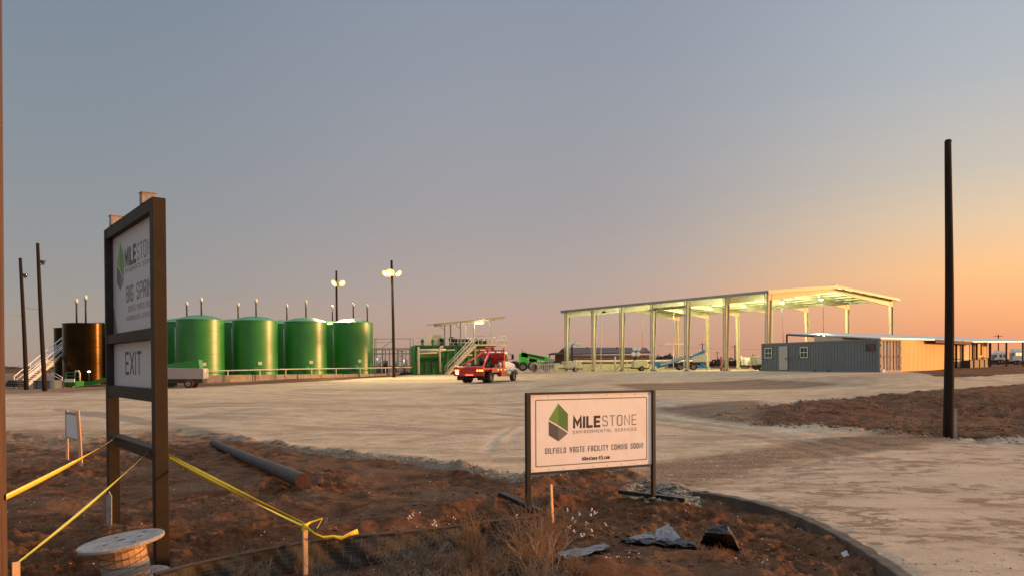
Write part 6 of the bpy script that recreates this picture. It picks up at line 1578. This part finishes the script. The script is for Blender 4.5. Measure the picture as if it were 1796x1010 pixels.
# soil clods, crushed rock, pebbles and lint: uncountable
def blobs(name, pts, mt, label, flat=.6, seed=1):
    rg = np.random.RandomState(seed)
    t = (1+5**.5)/2; IV = np.array([(-1,t,0),(1,t,0),(-1,-t,0),(1,-t,0),(0,-1,t),(0,1,t),(0,-1,-t),(0,1,-t),(t,0,-1),(t,0,1),(-t,0,-1),(-t,0,1)])/1.9
    IF = np.array([(0,11,5),(0,5,1),(0,1,7),(0,7,10),(0,10,11),(1,5,9),(5,11,4),(11,10,2),(10,7,6),(7,1,8),(3,9,4),(3,4,2),(3,2,6),(3,6,8),(3,8,9),(4,9,5),(2,4,11),(6,2,10),(8,6,7),(9,8,1)])
    V_ = []; F_ = []
    for (x, y, z, s) in pts:
        k = IV*(1+rg.uniform(-.35,.35,(12,1)))*np.array([rg.uniform(.7,1.3), rg.uniform(.7,1.2), flat*rg.uniform(.7,1.2)])*s
        a = rg.uniform(0,6.28); ca, sa = math.cos(a), math.sin(a); k = np.stack([k[:,0]*ca-k[:,1]*sa, k[:,0]*sa+k[:,1]*ca, k[:,2]], -1)
        F_.append(IF+len(V_)*12); V_.append(k+np.array([x,y,z+s*.15]))
    V_ = np.concatenate(V_); F_ = np.concatenate(F_)
    me = bpy.data.meshes.new(name); me.vertices.add(len(V_)); me.vertices.foreach_set('co', V_.astype(np.float32).ravel())
    me.loops.add(len(F_)*3); me.loops.foreach_set('vertex_index', F_.astype(np.int32).ravel()); me.polygons.add(len(F_)); me.polygons.foreach_set('loop_start', (np.arange(len(F_))*3).astype(np.int32))
    me.update(calc_edges=True); me.materials.append(M_[mt]); o = bpy.data.objects.new(name, me); COL.objects.link(o); return tag(o, label, name.split('_')[-1], kind='stuff')
def scatter(n, boxes, cond, smin, smax, seed, pw=2.5):
    rg = np.random.RandomState(seed); out = []; X1 = []; Y1 = []; tot = 0
    while tot < n:
        bi = np.array(boxes, float)[rg.randint(len(boxes), size=4000)]
        gx, gy = GPV(bi[:,0]+(bi[:,2]-bi[:,0])*rg.rand(4000), bi[:,1]+(bi[:,3]-bi[:,1])*rg.rand(4000))
        ok = (gy < 60) & cond(gx, gy); X1.append(gx[ok]); Y1.append(gy[ok]); tot += int(ok.sum())
    X1 = np.concatenate(X1)[:n]; Y1 = np.concatenate(Y1)[:n]; Z1 = base_h(X1,Y1)+micro(X1,Y1); S1 = smin+(smax-smin)*rg.rand(n)**pw
    return list(zip(X1.tolist(), Y1.tolist(), Z1.tolist(), S1.tolist()))
one = lambda P: (lambda x, y: sdist(P, x, y) > 0)
soilc = lambda x, y: sdist(YARD, x, y) < -.05
blobs('crushed_rock', scatter(1500, [(1090,842,1240,890)], one(ROCK1), .012, .065, 3) + scatter(900, [(520,780,1010,850)], one(ROCK2), .008, .035, 4), 'rock', 'band of grey crushed rock along the yard edge and beside the low sign')
blobs('soil_clods', scatter(5200, [(0,770,1000,1005),(900,880,1560,1005),(560,830,1120,1000)], soilc, .005, .038, 6, 5) + scatter(900, [(1330,690,1800,765)], soilc, .015, .06, 16, 3), 'clod', 'loose red clods scattered over the disturbed soil', .5, 2)
blobs('pale_pebbles', scatter(1500, [(0,790,1000,1000),(960,860,1500,1005),(1330,700,1800,765)], lambda x,y: soilc(x,y) & (fbm(x*.9, y*.9, 3, 55) > .02), .003, .015, 8, 3) + scatter(160, [(1120,800,1330,860),(850,828,1100,850)], lambda x,y: x > -99, .006, .022, 9, 3), 'cotton', 'pale pebbles and cotton lint specks on the soil', .6, 5)
blobs('yard_stones', scatter(2600, [(0,700,1796,860),(1050,780,1500,880),(1150,780,1796,1005)], lambda x,y: (sdist(YARD, x, y) > .05) & (y < 32) & (fbm(x*.8, y*.8, 3, 91) > .16), .003, .022, 15, 4), 'stone', 'small loose stones strewn over the caliche yard', .55, 12)
blobs('edge_gravel', scatter(700, [(1190,700,1796,790)], lambda x,y: abs(sdist(YARD, x, y)) < .35, .01, .06, 12), 'rock', 'scattered gravel along the edge of the brown field', .6, 6)

# cotton plants with open bolls
def cotton(px, py, pts, label, seed):
    b = GW(px, py); rt = empty('cotton_plant', b, label, 'cotton plant', 'cotton plants in the soil'); rg = random.Random(seed)
    st = MB(); bl = []
    for dx, h in pts:
        P = [b, b+Vector((dx*.3, rg.gauss(0,.03), h*.5)), b+Vector((dx, rg.gauss(0,.05), h))]; twig_tube(st, P, .004, .0025); bl.append(P[-1])
    st.build('stem', M_['twig'], rt)
    for p in bl:
        m = MB()
        for k in range(3):
            q = p+Vector((rg.gauss(0,.010), rg.gauss(0,.01), k*.016-.016)); r = rg.uniform(.009,.014)
            m.lathe([(0,-r),(r*.8,-r*.5),(r,0),(r*.75,r*.6),(0,r)], q, 8)
        m.build('cotton_boll', M_['cotton'], rt)
cotton(1010,912,[(-.13,.20),(.05,.16),(-.05,.08),(.16,.02),(-.02,.03)], 'cotton plant with white bolls right of the pine stake by the sign', 1)
cotton(1040,905,[(-.02,.17),(.03,.10),(.05,.13),(-.04,.08)], 'cotton plant bearing most bolls in front of the low sign', 2)
cotton(995,930,[(-.03,.05),(.03,.10),(.10,.06)], 'small cotton plant nearest the fence end', 3)
cotton(1062,935,[(0,.12),(-.2,.03)], 'single stalk cotton plant right of the boll rich one', 4)
cotton(905,908,[(0,.03)], 'lone cotton boll beside the left skid of the low sign', 5)
cotton(1018,945,[(0,.05),(.05,.03)], 'sparse cotton plant before the torn plastic', 6)
cotton(763,935,[(0,.13),(-.03,.09),(.02,.07)], 'cotton plant with stacked bolls behind the black fence', 7)
cotton(722,930,[(0,.07),(-.05,.03),(-.02,.05)], 'short cotton plant left of the stacked boll plant', 8)
cotton(797,920,[(0,.05)], 'lone boll cotton stalk right of the stacked boll plant', 9)

# plastic sheets
def sheet(px_list, Ylist, mt, name, label, cat='plastic sheet', seed=1, n=14, lump=.05, base=.0):
    """crumpled sheet spanning a four cornered patch given in picture points lying on the soil"""
    rg = random.Random(seed); C4 = [GW(px, py) + V*h for (px, py, h) in px_list]
    vs = []
    for j in range(n+1):
        for i in range(n+1):
            u, v = i/n, j/n; p = C4[0].lerp(C4[1],u).lerp(C4[3].lerp(C4[2],u), v)
            q = mnoise.noise(Vector((u*4+seed, v*4, seed*2.3)))*lump + mnoise.noise(Vector((u*9+seed, v*11, seed)))*lump*.6
            g = GH(p.x,p.y); e = mnoise.noise(Vector((u*6,v*6,seed+9)))*.05
            vs.append((p.x+e, p.y+e*.7, max(p.z, g)+.012+abs(q)+base))
    m = MB(); m.add(vs, [(j*(n+1)+i, j*(n+1)+i+1, (j+1)*(n+1)+i+1, (j+1)*(n+1)+i) for j in range(n) for i in range(n)], False)
    o = m.build(name, M_[mt], None, vs[0]); md = o.modifiers.new('th','SOLIDIFY'); md.thickness = .003; return tag(o, label, cat)
sheet([(1082,952,0),(1190,950,0),(1240,966,0),(1100,958,.02)], None, 'poly_black', 'plastic_sheet', 'black crumpled plastic film lying left of the black heap', seed=3, lump=.08)
sheet([(1150,945,.07),(1172,937,.09),(1200,955,0),(1150,953,0)], None, 'poly_grey', 'plastic_sheet', 'peaked grey plastic flap in the middle of the black film', seed=4, lump=.03, n=8)
sheet([(1095,942,.01),(1150,940,.02),(1150,950,0),(1082,952,0)], None, 'poly_grey', 'plastic_sheet', 'blue grey plastic film strip behind the black film', seed=6, lump=.04, n=8)
sheet([(960,973,0),(1060,958,.02),(1072,966,.02),(1000,984,.0)], None, 'poly_grey', 'plastic_sheet', 'torn pale grey plastic sheet at the foot of the weeds', seed=5, lump=.05, n=10)
sheet([(960,1000,0),(985,992,.02),(1012,1006,0),(990,1012,0)], None, 'poly_grey', 'plastic_sheet', 'small curled grey plastic scrap at the bottom edge', seed=8, lump=.06, n=8)
# the black heap: a stiff folded piece of black pipe-wrap standing up
B4 = [W(1227,957,9.05), W(1297,962,8.95), W(1275,918,9.15), W(1240,928,9.25)]
hb = GW(1262,960); m = MB(); bot = [GW(1226,958), GW(1297,961), GW(1290,948), GW(1245,945)]
a, b_, c, d_ = W(1236,933,9.2), W(1244,924,9.25), W(1272,918,9.2), W(1284,937,9.1)
P = [bot[0], bot[1], bot[2], bot[3], a, b_, c, d_]
m.add(P, [(0,1,7,4),(4,7,6,5),(1,2,7),(2,6,7),(2,3,5,6),(3,0,4),(3,4,5)]); 
o = m.build('plastic_heap', M_['poly_black'], None, hb); o.modifiers.new('sub','SUBSURF').levels = 2; o.modifiers['sub'].render_levels = 4; o.modifiers['sub'].subdivision_type = 'SIMPLE'
md = o.modifiers.new('d','DISPLACE'); tx = bpy.data.textures.new('crumple','CLOUDS'); tx.noise_scale = .09; md.texture = tx; md.strength = .06; md.texture_coords = 'LOCAL'
tag(o, 'black plastic heap standing up like a small tent near the driveway', 'plastic heap')
m = MB(); c = GW(1479,958); a = W(1487,947,c.y); m.add([c, c+Vector((.05,-.02,.035)), c+Vector((.045,0,.10)), c+Vector((.15,.02,.03)), c+Vector((.10,-.03,.0)), c+Vector((-.02,.04,.05)), c+Vector((.08,.03,.045))], [(0,1,2),(1,6,2),(1,4,3,6),(0,2,5)])
o = m.build('paper_scrap', M_['white'], None, c); md = o.modifiers.new('th','SOLIDIFY'); md.thickness = .002; tag(o, 'crumpled white paper scrap at the curved driveway edge', 'litter')
c = GW(202,912); m = MB(); m.prism([(-.035,0),(.035,0),(.04,.45),(.0,.52),(-.04,.4)], -.01, .01, lambda u,v,w: Vector((W(198,900,11.0).x+u, 10.9+w, GH(W(198,900,11).x,10.9)+v)))
o = m.build('lath_offcut', M_['pale_wood'], None, (W(198,900,11.0).x,10.9,GH(W(198,900,11).x,10.9))); tag(o, 'pale board offcut leaning on the far post of the tall sign', 'board')

# concrete edge of the driveway
E = [GP(*p) for p in DRIVE_EDGE_PX]
E3 = [Vector((x,y,0)) for x,y in E]; Es = spl(E3, 8); m = MB(); vs = []
for i, p in enumerate(Es):
    t = (Es[min(i+1,len(Es)-1)]-Es[max(i-1,0)]).normalized(); nrm = Vector((-t.y,t.x,0))
    zt_ = GH(p.x+nrm.x*.3,p.y+nrm.y*.3)+.008+.005*math.sin(i*1.3)
    w = .165+.01*math.sin(i*.8); a = p-nrm*.145
    for q, z in ((a,zt_-.30),(a+nrm*.012,zt_-.01),(a+nrm*.03,zt_),(a+nrm*w,zt_+.0),(a+nrm*w,zt_-.30)): vs.append((q.x,q.y,z))
m.add(vs, [(5*i+k,5*i+5+k,5*i+6+k,5*i+1+k) for i in range(len(Es)-1) for k in range(4)])
o = m.build('kerb', mat('dark_concrete_edge', (.085,.06,.038), .9, var=.4, scale=4, bump=.6, bscale=25)); o['kind'] = 'structure'  # one dark tone over the whole kerb, darker than the slab
